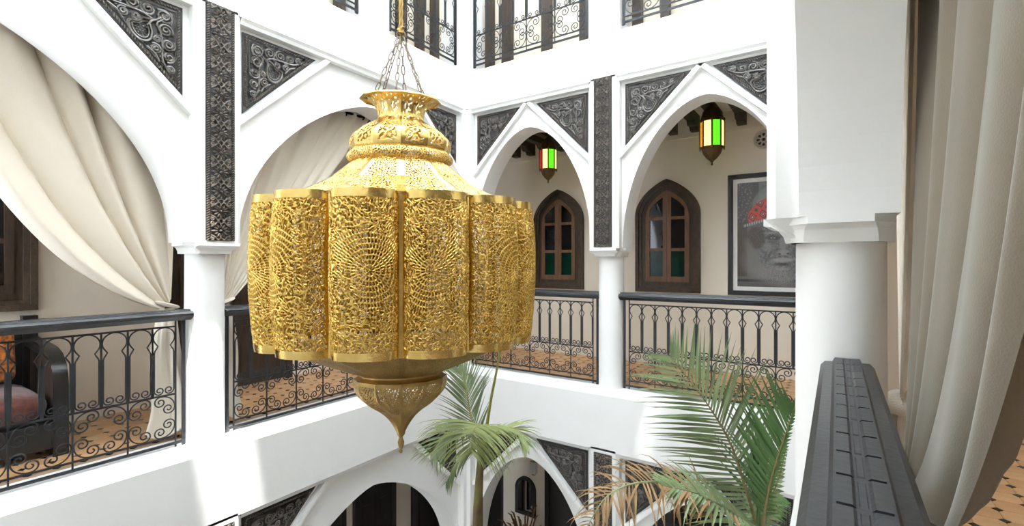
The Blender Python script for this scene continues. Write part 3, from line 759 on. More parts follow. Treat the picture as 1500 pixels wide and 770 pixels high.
def facet_grid(prof, nu):
    """prof: list of (r, z); one of NF flat facets centred on +x, resampled finely along the profile"""
    P = np.array(prof); seg = np.hypot(*np.diff(P, axis=0).T); s = np.concatenate([[0], np.cumsum(seg)]); n = max(3, int(s[-1] / 0.0036))
    ss = np.linspace(0, s[-1], n); r = np.interp(ss, s, P[:, 0]); z = np.interp(ss, s, P[:, 1])
    X = np.zeros((n, nu, 3)); hw = r * math.sin(HA); x = r * math.cos(HA)
    for j in range(nu):
        t = -1 + 2 * j / (nu - 1); X[:, j, 0] = x; X[:, j, 1] = hw * t; X[:, j, 2] = z
    return X, s[-1], r
def smooth_prof(pts, n=6):
    o_ = []
    for i in range(len(pts) - 1):
        p0, p1, p2, p3 = pts[max(i-1, 0)], pts[i], pts[i+1], pts[min(i+2, len(pts)-1)]
        for k in range(n):
            t_ = k / n
            o_.append(tuple(0.5*((2*p1[c]) + (-p0[c]+p2[c])*t_ + (2*p0[c]-5*p1[c]+4*p2[c]-p3[c])*t_**2 + (-p0[c]+3*p1[c]-3*p2[c]+p3[c])*t_**3) for c in (0, 1)))
    return o_ + [pts[-1]]
def facet_part(name, prof, m, lam=None, seed=0, mar=(0.012, 0.012, 0.012), bias=0.35, rmax=None):
    X, L, r = facet_grid(prof, 60 if rmax is None else rmax)
    nv, nu, _ = X.shape
    if lam:
        W = 2 * r.max() * math.sin(HA); F = bandnoise(nv, nu, W / nu, L / nv, lam, seed) + bias
        hw = (r * math.sin(HA))[:, None]; U = np.linspace(-1, 1, nu)[None, :] * hw; Vv = (np.arange(nv) / (nv - 1) * L)[:, None] + 0 * U
        solid = np.maximum.reduce([(mar[0] - (hw - np.abs(U))) / 0.003, (mar[1] - Vv) / 0.003, (Vv - (L - mar[2])) / 0.003])
        F = np.maximum(F, np.clip(solid, -9, 2))
    else: F = np.ones((nv, nu))
    me = pierced(name, X, F, 0.0018, m, 0.0012, 0.6)
    for k in range(NF): link(name, me, lan, None, (0, 0, -math.pi / 2 + HA + k * 2 * HA))
facet_part('shoulder_panel', [(0.655, 1.670), (0.52, 1.715), (0.40, 1.775), (0.255, 1.895)], 'brass_plain', 0.022, 31, (0.022, 0.02, 0.012), 0.25, 110)
facet_part('roll_panel', smooth_prof([(0.235, 1.885), (0.272, 1.893), (0.286, 1.918), (0.272, 1.945), (0.245, 1.952)]), 'brass_plain', 0.013, 32, (0.004, 0.022, 0.022), 0.25)
facet_part('dome_panel', smooth_prof([(0.250, 1.948), (0.268, 1.962), (0.272, 2.005), (0.248, 2.045), (0.190, 2.085), (0.145, 2.112)]), 'brass_plain', 0.024, 33, (0.022, 0.035, 0.035), 0.15, 70)
facet_part('neck_panel', smooth_prof([(0.150, 2.108), (0.128, 2.125), (0.124, 2.155), (0.138, 2.195), (0.175, 2.228), (0.212, 2.240), (0.220, 2.232)]), 'brass_plain', 0.030, 35, (0.012, 0.02, 0.03), 0.8, 36)
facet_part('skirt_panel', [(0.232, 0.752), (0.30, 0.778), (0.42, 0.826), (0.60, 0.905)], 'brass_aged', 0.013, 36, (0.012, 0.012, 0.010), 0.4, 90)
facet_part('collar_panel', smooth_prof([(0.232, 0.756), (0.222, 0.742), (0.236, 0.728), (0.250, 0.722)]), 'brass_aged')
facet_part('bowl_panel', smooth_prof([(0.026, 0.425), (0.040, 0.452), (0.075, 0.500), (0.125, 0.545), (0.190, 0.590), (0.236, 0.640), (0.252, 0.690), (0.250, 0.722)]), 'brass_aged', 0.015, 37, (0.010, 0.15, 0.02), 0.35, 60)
MB().lathe([(0.004, 0.300), (0.010, 0.308), (0.006, 0.322), (0.014, 0.340), (0.018, 0.362), (0.010, 0.384), (0.012, 0.392), (0.022, 0.404), (0.026, 0.428)], 16).build('finial', 'brass_aged', lan, smooth=50)
MB().lathe([(0.640, 1.664), (0.640, 1.676), (0.60, 1.680), (0.60, 1.660)], 12, rot=-math.pi/2).build('top_plate_rim', 'brass_plain', lan)
# chains: six from the rim up to a ring, then a bound cable to the roof
ln = MB(); lk = [(0.0085 * math.cos(a) , 0, 0.020 * math.sin(a)) for a in [2*math.pi*k/14 for k in range(14)]]
lk = [(x + math.copysign(0.0, x), y, z + (0.008 if z > 0 else -0.008)) for x, y, z in lk]
lkm = ln.tube(lk, 0.0028, 5, closed=True).mesh('chain_link', 'chain', smooth=60)
RZ = 2.585
for k in range(6):
    a = 2*math.pi*k/6 + 0.35; p0 = Vector((0.155 * math.cos(a), 0.155 * math.sin(a), 2.225)); p1 = Vector((0.012 * math.cos(a), 0.012 * math.sin(a), RZ))
    n = 8
    for i in range(n):
        p = p0.lerp(p1, (i + .5) / n); q = (p1 - p0).to_track_quat('Z', 'Y') @ __import__('mathutils').Quaternion((0, 0, 1), R(90) * (i % 2))
        link('chain_link', lkm, lan, p, q.to_euler())
MB().tube([(0.022 * math.cos(a), 0, RZ + 0.012 + 0.022 * math.sin(a)) for a in [2*math.pi*k/16 for k in range(16)]], 0.005, 6, closed=True).build('hanging_ring', 'chain', lan, smooth=60)
cable = MB()
for s in range(3):
    cable.tube([(0.007 * math.cos(i * 0.55 + s * 2.09), 0.007 * math.sin(i * 0.55 + s * 2.09), RZ + 0.03 + i * 0.0135) for i in range(292)], 0.0062, 5)
cable.build('cable', 'brass_aged', lan, smooth=60)
wrap = MB(); wrap.tube([((0.016 + 0.004 * math.sin(i)) * math.cos(i * 0.8), (0.016 + 0.004 * math.sin(i * 1.7)) * math.sin(i * 0.8), RZ + 0.02 + i * 0.0009) for i in range(46)], 0.004, 5)
wrap.build('knot', 'brass_aged', lan, smooth=60)

# ------------------------------------------------------------------ curtains
def curtain(name, label, M, uf, uc, ztop, tie, cf, d0, m, folds=7, amp=0.045, nu=140, nt=60, tail=True, dtie=None, seed=3, floor=0.0, cc=None, power=1.0, header=True, bunch=0.09, uneven=0.15, band_r=0.06):
    """free edge hangs from uf, column edge from uc, gathered at tie=(u,z); cf = control point of the free edge"""
    rg = random.Random(seed); ph = [rg.uniform(0, 6.28) for _ in range(6)]
    o = empty(name, M(tie[0], d0, floor)); base = Vector(o.location); dt = d0 if dtie is None else dtie
    tag(o, label, 'curtain', 'cream curtains tied back to columns')
    def P(u, d, z): return tuple(Vector(M(u, d, z)) - base)
    def grid(fn, ns, nt_):
        g = [[fn(i / (ns - 1), j / (nt_ - 1)) for i in range(ns)] for j in range(nt_)]
        mb = MB(); mb.add([p for row in g for p in row], [(j*ns+i, j*ns+i+1, (j+1)*ns+i+1, (j+1)*ns+i) for j in range(nt_-1) for i in range(ns-1)])
        return mb
    sg = 1 if uf > uc else -1
    cc_ = cc or (uc, 0.5 * (ztop + tie[1]) - 0.15)
    def drape(s, t):
        sw = s + uneven * math.sin(2*math.pi*s + ph[0]) / 6.28
        T = (uf + (uc - uf) * sw, ztop); C = (cf[0] + (cc_[0] - cf[0]) * s ** 1.0, cf[1] + (cc_[1] - cf[1]) * s ** 0.8)
        B = (tie[0] + sg * (0.5 - s) * bunch * 0.6, tie[1] - (0.5 - s) * bunch * -0.9 * -1)
        u = (1-t)**2 * T[0] + 2*t*(1-t) * C[0] + t*t * B[0]; z = (1-t)**2 * T[1] + 2*t*(1-t) * C[1] + t*t * B[1]
        a = amp * (1 - 0.75 * t ** 1.5) * (0.7 + 0.3 * math.sin(3.1 * s + ph[1]))
        x1 = math.pi * (folds * s + 0.22 * math.sin(2*math.pi*s*1.7 + ph[4])) + ph[2] + 0.5 * math.sin(2.2 * t + ph[3])
        f = 2 * abs(math.sin(x1)) ** 0.75 - 1 + 0.22 * math.sin(2.6 * x1 + ph[5] + 1.5 * t); f = -f
        return P(u + 0.010 * math.cos(2*math.pi*folds*s + ph[2]) * (1 - t), d0 + (dt - d0) * t ** 1.3 + a * f, z + 0.012 * math.sin(9 * s + ph[5]) * t * (1 - t))
    mb = grid(drape, nu, nt); mb.build('drape', m, o, smooth=70, recalc=False)
    # tie band
    th = MB(); th.tube([P(tie[0] + band_r * math.cos(a), dt + band_r * 0.7 * math.sin(a), tie[1] + 0.02 * math.cos(a) * sg) for a in [2*math.pi*k/20 for k in range(20)]], 0.014, 6, closed=True, flat=2.0)
    th.build('tie_band', m, o, smooth=60)
    if tail:
        def tl(s, t):
            h = tie[1] - 0.03 - floor; w_ = 0.05 + 0.10 * t ** 0.7
            a = 2 * math.pi * s
            rr = 1 + 0.45 * math.sin(5 * a + ph[1] + 1.5 * t) * (0.4 + 0.6*t) + 0.15 * math.sin(9 * a + ph[3])
            return P(tie[0] + w_ * 0.8 * rr * math.cos(a) + sg * 0.03 * t * math.sin(6 * t), dt + w_ * 0.55 * rr * math.sin(a), tie[1] - 0.03 - h * t * (0.93 + 0.05 * math.sin(3 * a + ph[0])))
        grid(tl, 70, 26).build('tail', m, o, smooth=70, recalc=False)
    if header:      # rod with eyelet rings
        rod = MB().tube([P(uf + sg * 0.12, d0, ztop - 0.045), P(uc - sg * 0.10, d0, ztop - 0.045)], 0.013, 10); rod.build('rod', 'black', o, smooth=50)
        ne = 8; em = MB().tube([(0.030 * math.cos(a), 0, 0.030 * math.sin(a)) for a in [2*math.pi*k/16 for k in range(16)]], 0.008, 6, closed=True).mesh('eyelet', 'black', smooth=60)
        for k in range(ne):
            u = uf + (uc - uf) * (k + .5) / ne; p0 = Vector(P(u, d0, ztop - 0.045)); x = Vector(M(1, 0, 0)) - Vector(M(0, 0, 0))
            link('eyelet', em, o, p0, (0, 0, math.atan2(x.y, x.x) + (R(90) + 0.5 * (-1) ** k)))
    return o
CUZ = 3.00
curtain('tied_curtain', 'cream curtain swept to the left sunlit column from the large left arch', ML, 0.18, 1.60, CUZ, (1.60, 1.02), (0.72, 1.26), 0.52, 'curtain', folds=4.6, amp=0.075, seed=4, dtie=0.42, floor=-0.03, cc=(1.68, 2.0))
curtain('tied_curtain', 'cream curtain behind the brass lantern drawn to the left sunlit column', ML, 3.62, 1.99, CUZ + 0.02, (2.02, 1.02), (2.75, 1.75), 0.50, 'curtain', folds=8, amp=0.035, seed=5, dtie=0.42, floor=-0.03, cc=(1.95, 2.0))
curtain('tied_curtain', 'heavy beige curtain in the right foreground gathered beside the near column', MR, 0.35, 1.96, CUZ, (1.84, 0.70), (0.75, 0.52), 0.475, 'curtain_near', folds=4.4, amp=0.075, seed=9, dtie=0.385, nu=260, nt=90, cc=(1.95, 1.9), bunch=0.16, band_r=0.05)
curtain('tied_curtain', 'pale curtain glimpsed between the near column and the foreground curtain', MR, 3.4, 2.20, CUZ, (2.20, 0.85), (2.8, 1.0), 0.48, 'curtain', folds=7, amp=0.035, seed=12, dtie=0.40, cc=(2.2, 1.9), band_r=0.04)

# ------------------------------------------------------------------ pointed windows with shutters
def pointed(hw, z0, zs, za, n=14, p=1.22):
    pts = [(-hw, z0), (hw, z0)]
    for k in range(n + 1):
        x = hw * math.cos(math.pi / 2 * k / n); pts.append((x, zs + (za - zs) * math.sqrt(max(0, 1 - (abs(x) / hw) ** p))))
    for k in range(n - 1, -1, -1):
        x = -hw * math.cos(math.pi / 2 * k / n); pts.append((x, zs + (za - zs) * math.sqrt(max(0, 1 - (abs(x) / hw) ** p))))
    return pts
def window(i, M, c, label, sash='sash_wood', low_glass='glass_green'):
    org = Vector(M(c, 0, 0)); x = Vector(M(c + 1, 0, 0)) - org; n = Vector(M(c, 1, 0)) - org
    X = x if x.cross(n).z > 0 else -x
    o = empty('window_%d' % i, org, (0, 0, math.atan2(X.y, X.x))); tag(o, label, kind='structure')
    # local: x along wall, -y out of the wall
    def L(pts, y): return [(a, y, b) for a, b in pts]
    o1, o2, o3, o4 = pointed(.42, .96, 1.98, 2.45), pointed(.375, 1.005, 1.98, 2.40), pointed(.335, 1.045, 1.97, 2.36), pointed(.285, 1.095, 1.95, 2.305)
    MB().ring(L(o1, -0.055), L(o2, -0.055), L(o1, 0), L(o2, 0)).build('outer_frame', 'frame_wood', o, smooth=30)
    MB().ring(L(o2, -0.040), L(o3, -0.040), L(o2, 0), L(o3, 0)).build('middle_frame', 'frame_wood', o, smooth=30)
    MB().ring(L(o3, -0.022), L(o4, -0.022), L(o3, 0), L(o4, 0)).build('inner_frame', 'dark_wood', o, smooth=30)
    MB().prism(L(o3, -0.004), L(o3, -0.001)).build('dark_backing', 'black', o)
    hw, z0, zs, za = .283, 1.097, 1.95, 2.303
    def zt(x, k=0.0): return zs + (za - zs) * math.sqrt(max(0, 1 - (min(abs(x), hw) / hw) ** 1.22)) - k
    for s in (-1, 1):
        sh = empty('shutter', (0, 0, 0)); sh.parent = o
        fr = MB(); st = 0.050
        def vbar(xa, xb):
            xs = [xa + (xb - xa) * k / 4 for k in range(5)]
            poly = [(s * xa, z0), (s * xb, z0)] + [(s * q, zt(q)) for q in xs[::-1]]
            fr_ = MB().prism(L(poly, -0.034), L(poly, -0.008)); return fr_
        vbar(0.002, 0.052).build('stile', sash, sh); vbar(0.228, 0.283).build('stile', sash, sh)
        for (za_, zb_) in ((z0, z0 + .07), (1.50, 1.54), (1.915, 1.955)):
            MB().box((min(s*.052, s*.228), -0.032, za_), (max(s*.052, s*.228), -0.008, zb_)).build('rail', sash, sh)
        xs = [.052 + (.228 - .052) * k / 8 for k in range(9)]
        top = [(s*q, zt(q)) for q in xs]; low = [(s*q, zt(q, 0.065)) for q in xs]
        MB().prism(L(top + low[::-1], -0.032), L(top + low[::-1], -0.008)).build('arched_rail', sash, sh, smooth=30)
        for (a, b, g) in ((z0 + .07, 1.50, low_glass), (1.54, 1.915, 'glass_dark')):
            MB().box((min(s*.052, s*.228), -0.016, a), (max(s*.052, s*.228), -0.012, b)).build('pane', g, sh)
        q = [(s*.052, 1.955), (s*.228, 1.955)] + [(s*x_, zt(x_, .06)) for x_ in xs[::-1]]
        MB().prism(L(q, -0.016), L(q, -0.012)).build('pane', 'glass_dark', sh)
    return o
def MGB(u, d, z): return (u, GY + d, z)
def MGL(u, d, z): return (GX - d, u, z)
window(5, MGB, -1.85, 'pointed wooden window with green lower panes beside the framed portrait')
window(6, MGB, -3.475, 'pointed wooden window with green lower panes partly hidden by the lantern')
window(7, MGL, 0.68, 'dark pointed window at the left edge behind the draped curtain', 'dark_wood', 'glass_dark')

# ------------------------------------------------------------------ doors on the left gallery
def panel_door(i, M, u0, u1, z0, z1, m='dark_wood', label=None):
    o = empty('door_%d' % i, M((u0 + u1) / 2, 0, z0)); b0 = Vector(o.location); tag(o, label, kind='structure')
    m_ = lambda u, d, z: tuple(Vector(M(u, d, z)) - b0)
    MB().mbox(m_, u0 - .07, u0, -0.06, 0, z0, z1 + .07).build('jamb', m, o); MB().mbox(m_, u1, u1 + .07, -0.06, 0, z0, z1 + .07).build('jamb', m, o)
    MB().mbox(m_, u0, u1, -0.06, 0, z1, z1 + .07).build('lintel', m, o)
    mid = (u0 + u1) / 2
    for (a, b) in ((u0, mid - .004), (mid + .004, u1)):
        lf = MB().mbox(m_, a, b, -0.025, -0.002, z0 + .01, z1).build('leaf', m, o)
        for k in range(3):
            za, zb = z0 + .12 + k * (z1 - z0 - .15) / 3, z0 + .02 + (k + 1) * (z1 - z0 - .1) / 3
            MB().mbox(m_, a + .08, b - .08, -0.038, -0.024, za, zb).build('raised_panel', m, lf)
    return o
panel_door(1, MGL, 2.06, 3.26, -0.03, 2.05, label='dark panelled double door in the left gallery behind the sunlit column')
panel_door(2, MGL, 4.55, 5.55, -0.03, 2.05, label='dark panelled double door in the gallery corner behind the lantern')

# ------------------------------------------------------------------ framed portrait
PX0, PX1, PZ0, PZ1 = -1.105, -0.03, 0.955, 2.42
po = empty('framed_portrait', ((PX0 + PX1) / 2, GY - 0.001, PZ0)); pb = Vector(po.location)
tag(po, 'large black framed portrait of an old bearded man in a red patterned cap', 'picture')
def rect(x0, x1, z0, z1): return [(x0, z0), (x1, z0), (x1, z1), (x0, z1)]
def PL(pts, y): return [(a - pb.x, y - pb.y, b - pb.z) for a, b in pts]
f0, f1 = rect(PX0, PX1, PZ0, PZ1), rect(PX0 + .055, PX1 - .055, PZ0 + .055, PZ1 - .055)
MB().ring(PL(f0, GY - .04), PL(f1, GY - .04), PL(f0, GY - .001), PL(f1, GY - .001)).build('frame', 'black', po)
m0 = rect(PX0 + .05, PX1 - .05, PZ0 + .05, PZ1 - .05); MB().prism(PL(m0, GY - .012), PL(m0, GY - .002)).build('mount', 'paper', po)
def paint(w_, h_):
    """greyscale portrait as a flat print; x 0..1 left to right, y 0..1 bottom to top"""
    y, x = np.mgrid[0:h_, 0:w_]; x = x / (w_ - 1); y = y / (h_ - 1); a = 0.70      # width / height
    X = x * a
    rg = np.random.default_rng(5)
    def nz(l): return bandnoise(h_, w_, a / w_, 1 / h_, l, int(l * 1e4), 0.5)
    def ell(cx, cy, rx, ry, ang=0.0, soft=0.06):
        c_, s_ = math.cos(ang), math.sin(ang); u = ((X - cx) * c_ + (y - cy) * s_) / rx; v = (-(X - cx) * s_ + (y - cy) * c_) / ry
        return np.clip((1 - np.hypot(u, v)) / soft, 0, 1)
    C = np.zeros((h_, w_, 3)) + 0.105
    C *= (1 + 0.06 * nz(0.05))[..., None]
    def mix(mask, col):
        nonlocal C
        C = C * (1 - mask[..., None]) + np.array(col) * mask[..., None] if np.ndim(col) == 1 else C * (1 - mask[..., None]) + col * mask[..., None]
    mix((X < 0.19) * (y > 0.60) * 0.9, (0.035, 0.032, 0.034)); mix(np.clip(nz(0.03) - .6, 0, 1) * (X < .13) * (y > .62) * .8, (0.22, 0.16, 0.17))
    mix((X < .09) * (y < .6) * (y > .10) * .8, (0.045, 0.035, 0.025)); mix((y < 0.075) * 1.0, (0.085, 0.08, 0.078)); mix(((y > .05) & (y < .075)) * 1.0, (0.03, 0.03, 0.03))
    mix(ell(0.38, .77, .22, .15) * .8, (0.19, 0.18, 0.175))
    # face, beard, hair
    mix(ell(0.19, 0.22, 0.17, 0.20, 0.6, .5) * .7, (0.16, 0.155, 0.15))
    face = ell(0.39, 0.36, 0.215, 0.33, 0.06, .10); wr = nz(0.020) * .5 + nz(0.045) * .5
    fc = 0.125 * (1 + 0.30 * wr); mix(face, np.repeat(fc[..., None], 3, 2))
    for (cx, cy, rx, ry, an, v, k) in ((.31, .465, .075, .032, -.08, .040, .85), (.47, .470, .06, .030, .10, .035, .85), (.31, .462, .026, .012, 0, .30, .9), (.47, .468, .022, .012, 0, .26, .9), (.31, .462, .011, .011, 0, .01, 1), (.47, .468, .010, .010, 0, .01, 1),
                                       (.31, .51, .085, .012, .06, .24, .7), (.47, .515, .07, .012, -.06, .2, .7), (.395, .40, .035, .085, .05, .22, .7), (.40, .325, .060, .034, 0, .25, .8), (.365, .312, .016, .010, 0, .02, .9), (.435, .314, .016, .010, 0, .02, .9),
                                       (.39, .255, .12, .028, .04, .30, .7), (.38, .215, .085, .016, .03, .03, .9), (.385, .17, .07, .020, 0, .26, .6), (.27, .37, .045, .07, .4, .21, .6), (.52, .38, .03, .08, -.3, .06, .6),
                                       (.37, .565, .17, .008, .07, .045, .7), (.37, .590, .17, .008, .08, .05, .7), (.37, .545, .15, .007, .04, .05, .6), (.275, .29, .014, .10, -.45, .05, .6), (.50, .28, .014, .09, .4, .05, .6), (.245, .30, .010, .08, -.4, .05, .5), (.29, .425, .06, .006, .1, .05, .6)):
        mix(ell(cx, cy, rx, ry, an, .5) * k, (v, v * .99, v * .98))
    brd = ell(0.33, .11, .22, .12, -.35, .5) * np.clip(.5 + .5 * nz(.014), 0, 1); mix(brd * .8, (0.24, 0.235, 0.23))
    mix(ell(0.165, .47, .085, .125, .1, .25) * np.clip(.75 + .25 * nz(.02), 0, 1), (0.05, 0.032, 0.026)); mix(ell(.11, .36, .05, .14, .3, .5) * .6, (0.15, 0.135, 0.125))
    # patterned cap
    rimy = 0.585 + (X - .06) * .26
    mix(ell(.34, .80, .22, .17, .2, .1) * .7, (0.16, 0.155, 0.15))
    capm = ell(.35, .69, .265, .175, .20, .04) * (y > rimy)
    cu, cv = (X - .1) * 1.0 + (y - .6) * .25, (y - .6) * 1.0 - (X - .1) * .25
    lz = np.abs(((cu / .10) % 1) - .5) + np.abs(((cv / .115) % 1) - .5)
    capc = np.zeros((h_, w_, 3)) + np.array((.46, .050, .038)); capc[(lz > .30) & (lz < .42)] = (.03, .025, .03); capc[lz < .16] = (.03, .03, .03); capc[lz < .07] = (.55, .52, .5); capc[lz > .80] = (.02, .05, .04)
    mix(capm, capc)
    rim = np.clip((0.016 - np.abs(y - rimy)) / .006, 0, 1) * (X > .05) * (X < .62)
    mix(rim, (0.12, .12, .12)); mix(rim * (np.sin(X * 300) > .2), (0.42, .42, .40))
    return np.clip(C * 1.35, 0.004, 0.9)
PW_, PH_ = 170, 240
ix0, ix1, iz0, iz1 = PX0 + .105, PX1 - .105, PZ0 + .105, PZ1 - .105
Cc = paint(PW_, PH_)
pv = [(ix0 + (ix1 - ix0) * i / (PW_ - 1) - pb.x, -0.0125, iz0 + (iz1 - iz0) * j / (PH_ - 1) - pb.z) for j in range(PH_) for i in range(PW_)]
pf_ = [(j*PW_+i, j*PW_+i+1, (j+1)*PW_+i+1, (j+1)*PW_+i) for j in range(PH_-1) for i in range(PW_-1)]
pme = bpy.data.meshes.new('print'); pme.from_pydata(pv, [], pf_)
ca_ = pme.color_attributes.new('Col', 'FLOAT_COLOR', 'POINT'); ca_.data.foreach_set('color', np.concatenate([Cc.reshape(-1, 3), np.ones((PW_*PH_, 1))], 1).astype(np.float32).ravel())
pme.materials.append(MATS['poster_print']); pme.update(); link('print', pme, po)

# ------------------------------------------------------------------ round pierced vent
vo = empty('round_vent', (-0.715, GY, 2.815)); tag(vo, 'round pierced plaster vent high on the cream wall above the portrait', 'vent')
MB().tube([(0.098 * math.cos(a), -0.006, 0.098 * math.sin(a)) for a in [2*math.pi*k/28 for k in range(28)]], 0.014, 8, closed=True).build('rim', 'stone_vent', vo, smooth=60)
MB().prism([(0.09 * math.cos(a), -0.001, 0.09 * math.sin(a)) for a in [2*math.pi*k/28 for k in range(28)]], [(0.09 * math.cos(a), -0.003, 0.09 * math.sin(a)) for a in [2*math.pi*k/28 for k in range(28)]]).build('dark_opening', 'black', vo)
pt_ = MB().tube([(0.026 * math.cos(a), 0, 0.026 * math.sin(a)) for a in [2*math.pi*k/12 for k in range(12)]], 0.008, 6, closed=True).mesh('petal_ring', 'stone_vent', smooth=60)
link('petal_ring', pt_, vo, (0, -0.008, 0))
for k in range(8): link('petal_ring', pt_, vo, (0.058 * math.cos(k * math.pi / 4), -0.008, 0.058 * math.sin(k * math.pi / 4)))

# ------------------------------------------------------------------ coloured glass lanterns in the back gallery
def glass_lantern(x, y, zc, s, cols, label, rz=0.0):
    o = empty('glass_lantern', (x, y, zc), (0, 0, rz)); tag(o, label, 'lantern', 'coloured glass lanterns in the back gallery')
    n = 8; r = 0.10 * s; h = 0.115 * s
    MB().lathe([(0.092*s, h), (0.104*s, h), (0.100*s, h + .020*s), (0.094*s, h + .05*s), (0.078*s, h + .10*s), (0.050*s, h + .135*s), (0.026*s, h + .15*s), (0.020*s, h + .165*s), (0.028*s, h + .175*s), (0.010*s, h + .20*s)], 16).build('dome', 'bronze', o, smooth=40)
    MB().lathe([(0.004*s, -h - .165*s), (0.010*s, -h - .155*s), (0.006*s, -h - .140*s), (0.016*s, -h - .125*s), (0.045*s, -h - .10*s), (0.075*s, -h - .060*s), (0.090*s, -h - .015*s), (0.108*s, -h), (0.090*s, -h)], 16).build('bowl', 'bronze', o, smooth=40)
    hw = r * math.tan(math.pi / n)
    pm_ = MB().box((r * .93 - .002, -hw * .80, -h), (r * .93 + .002, hw * .80, h))
    for k in range(n):
        a = 2*math.pi*k/n
        me = MB().box((r*.93 - .002, -hw*.82, -h), (r*.93 + .002, hw*.82, h)).mesh('glass_pane', cols[k % len(cols)])
        link('glass_pane', me, o, None, (0, 0, a))
        b = a + math.pi / n
        p = MB().lathe([(0.003*s, -h - .03*s), (.008*s, -h - .01*s), (.008*s, h + .01*s), (.012*s, h + .016*s), (.003*s, h + .035*s)], 6).mesh('frame_post', 'bronze')
        link('frame_post', p, o, (r * 1.02 * math.cos(b), r * 1.02 * math.sin(b), 0))
    MB().tube([(0, 0, h + .19*s), (0, 0, CE - zc)], 0.006, 6).build('hanging_chain', 'bronze', o)
    return o
a0 = math.atan2(-5.7, 1.15)
glass_lantern(-1.15, 5.70, 2.775, 1.22, ['glass_lit_green', 'glass_lit_yellow', 'glass_lit_red', 'glass_lit_yellow', 'glass_lit_green', 'glass_lit_red', 'glass_lit_amber', 'glass_lit_yellow'], 'lit lantern with yellow and green glass hanging near the round vent', a0 + math.pi / 8)
glass_lantern(-3.25, 5.70, 2.745, 1.12, ['glass_lit_green', 'glass_lit_yellow', 'glass_lit_amber', 'glass_lit_yellow', 'glass_lit_green', 'glass_lit_amber', 'glass_lit_red', 'glass_lit_yellow'], 'lit lantern with red, yellow and green glass inside the small far arch', math.atan2(-5.7, 3.25) + math.pi / 8)

# ------------------------------------------------------------------ carved bench with cushion in the left gallery
BX, BY, BF = -5.02, 1.06, -0.03
be = empty('wooden_bench', (BX, BY, BF)); tag(be, 'black carved wooden settee with curved arm and dark red seat', 'bench')
def bb(a, b, nm, m='black_wood', par=None): return MB().box(a, b).build(nm, m, par or be)
Wd = 1.75
for y in (-Wd, 0.0):
    pr = [(0.42, 0.0), (0.42, 0.50), (0.405, 0.58), (0.36, 0.655), (0.28, 0.71), (0.15, 0.745), (-0.40, 0.78), (-0.44, 0.74), (-0.44, 0.0)]
    pin = [(0.36, 0.06), (0.36, 0.50), (0.345, 0.56), (0.31, 0.61), (0.25, 0.655), (0.14, 0.685), (-0.36, 0.715), (-0.37, 0.70), (-0.37, 0.06)]
    MB().ring([(x, y - .055, z) for x, z in pr], [(x, y - .055, z) for x, z in pin], [(x, y + .03, z) for x, z in pr], [(x, y + .03, z) for x, z in pin]).build('arm', 'black_wood', be, smooth=30)
    MB().prism([(x, y - .02, z) for x, z in pin], [(x, y + .005, z) for x, z in pin]).build('arm_panel', 'dark_wood', be)
bb((-0.46, -Wd - .03, 0.0), (-0.40, 0.0, 0.90), 'back_rest'); bb((-0.47, -0.06, 0), (-0.38, 0.03, 0.95), 'back_post'); bb((-0.47, -Wd - .06, 0), (-0.38, -Wd + .03, .95), 'back_post')
bb((0.34, -Wd + .03, 0.06), (0.40, -.055, 0.24), 'front_rail')
def cushion_mesh(sx, sy, sz, n=10, e=4.0):
    mb = MB(); vs = []; idx = {}
    for j in range(n + 1):
        for i in range(2 * n):
            la = -math.pi/2 + math.pi * j / n; lo = 2*math.pi*i/(2*n)
            f = lambda t: math.copysign(abs(t) ** (2 / e), t)
            vs.append((sx * f(math.cos(la)) * f(math.cos(lo)), sy * f(math.cos(la)) * f(math.sin(lo)), sz * math.copysign(abs(math.sin(la)) ** .8, math.sin(la))))
    return mb.add(vs, [(j*2*n+i, j*2*n+(i+1) % (2*n), (j+1)*2*n+(i+1) % (2*n), (j+1)*2*n+i) for j in range(n) for i in range(2*n)])
cushion_mesh(0.40, Wd / 2 - .05, 0.11, 12, 8).build('seat_cushion', 'seat_fabric', be, smooth=60, loc=(0.0, -Wd / 2, 0.35))
cu = cushion_mesh(0.21, 0.20, 0.075, 12, 9).build('throw_cushion', 'cushion', None, smooth=60, loc=(BX - 0.19, BY - 0.34, BF + 0.69), rot=(0, R(80), 0))
tag(cu, 'orange brocade cushion leaning on the black settee', 'cushion')

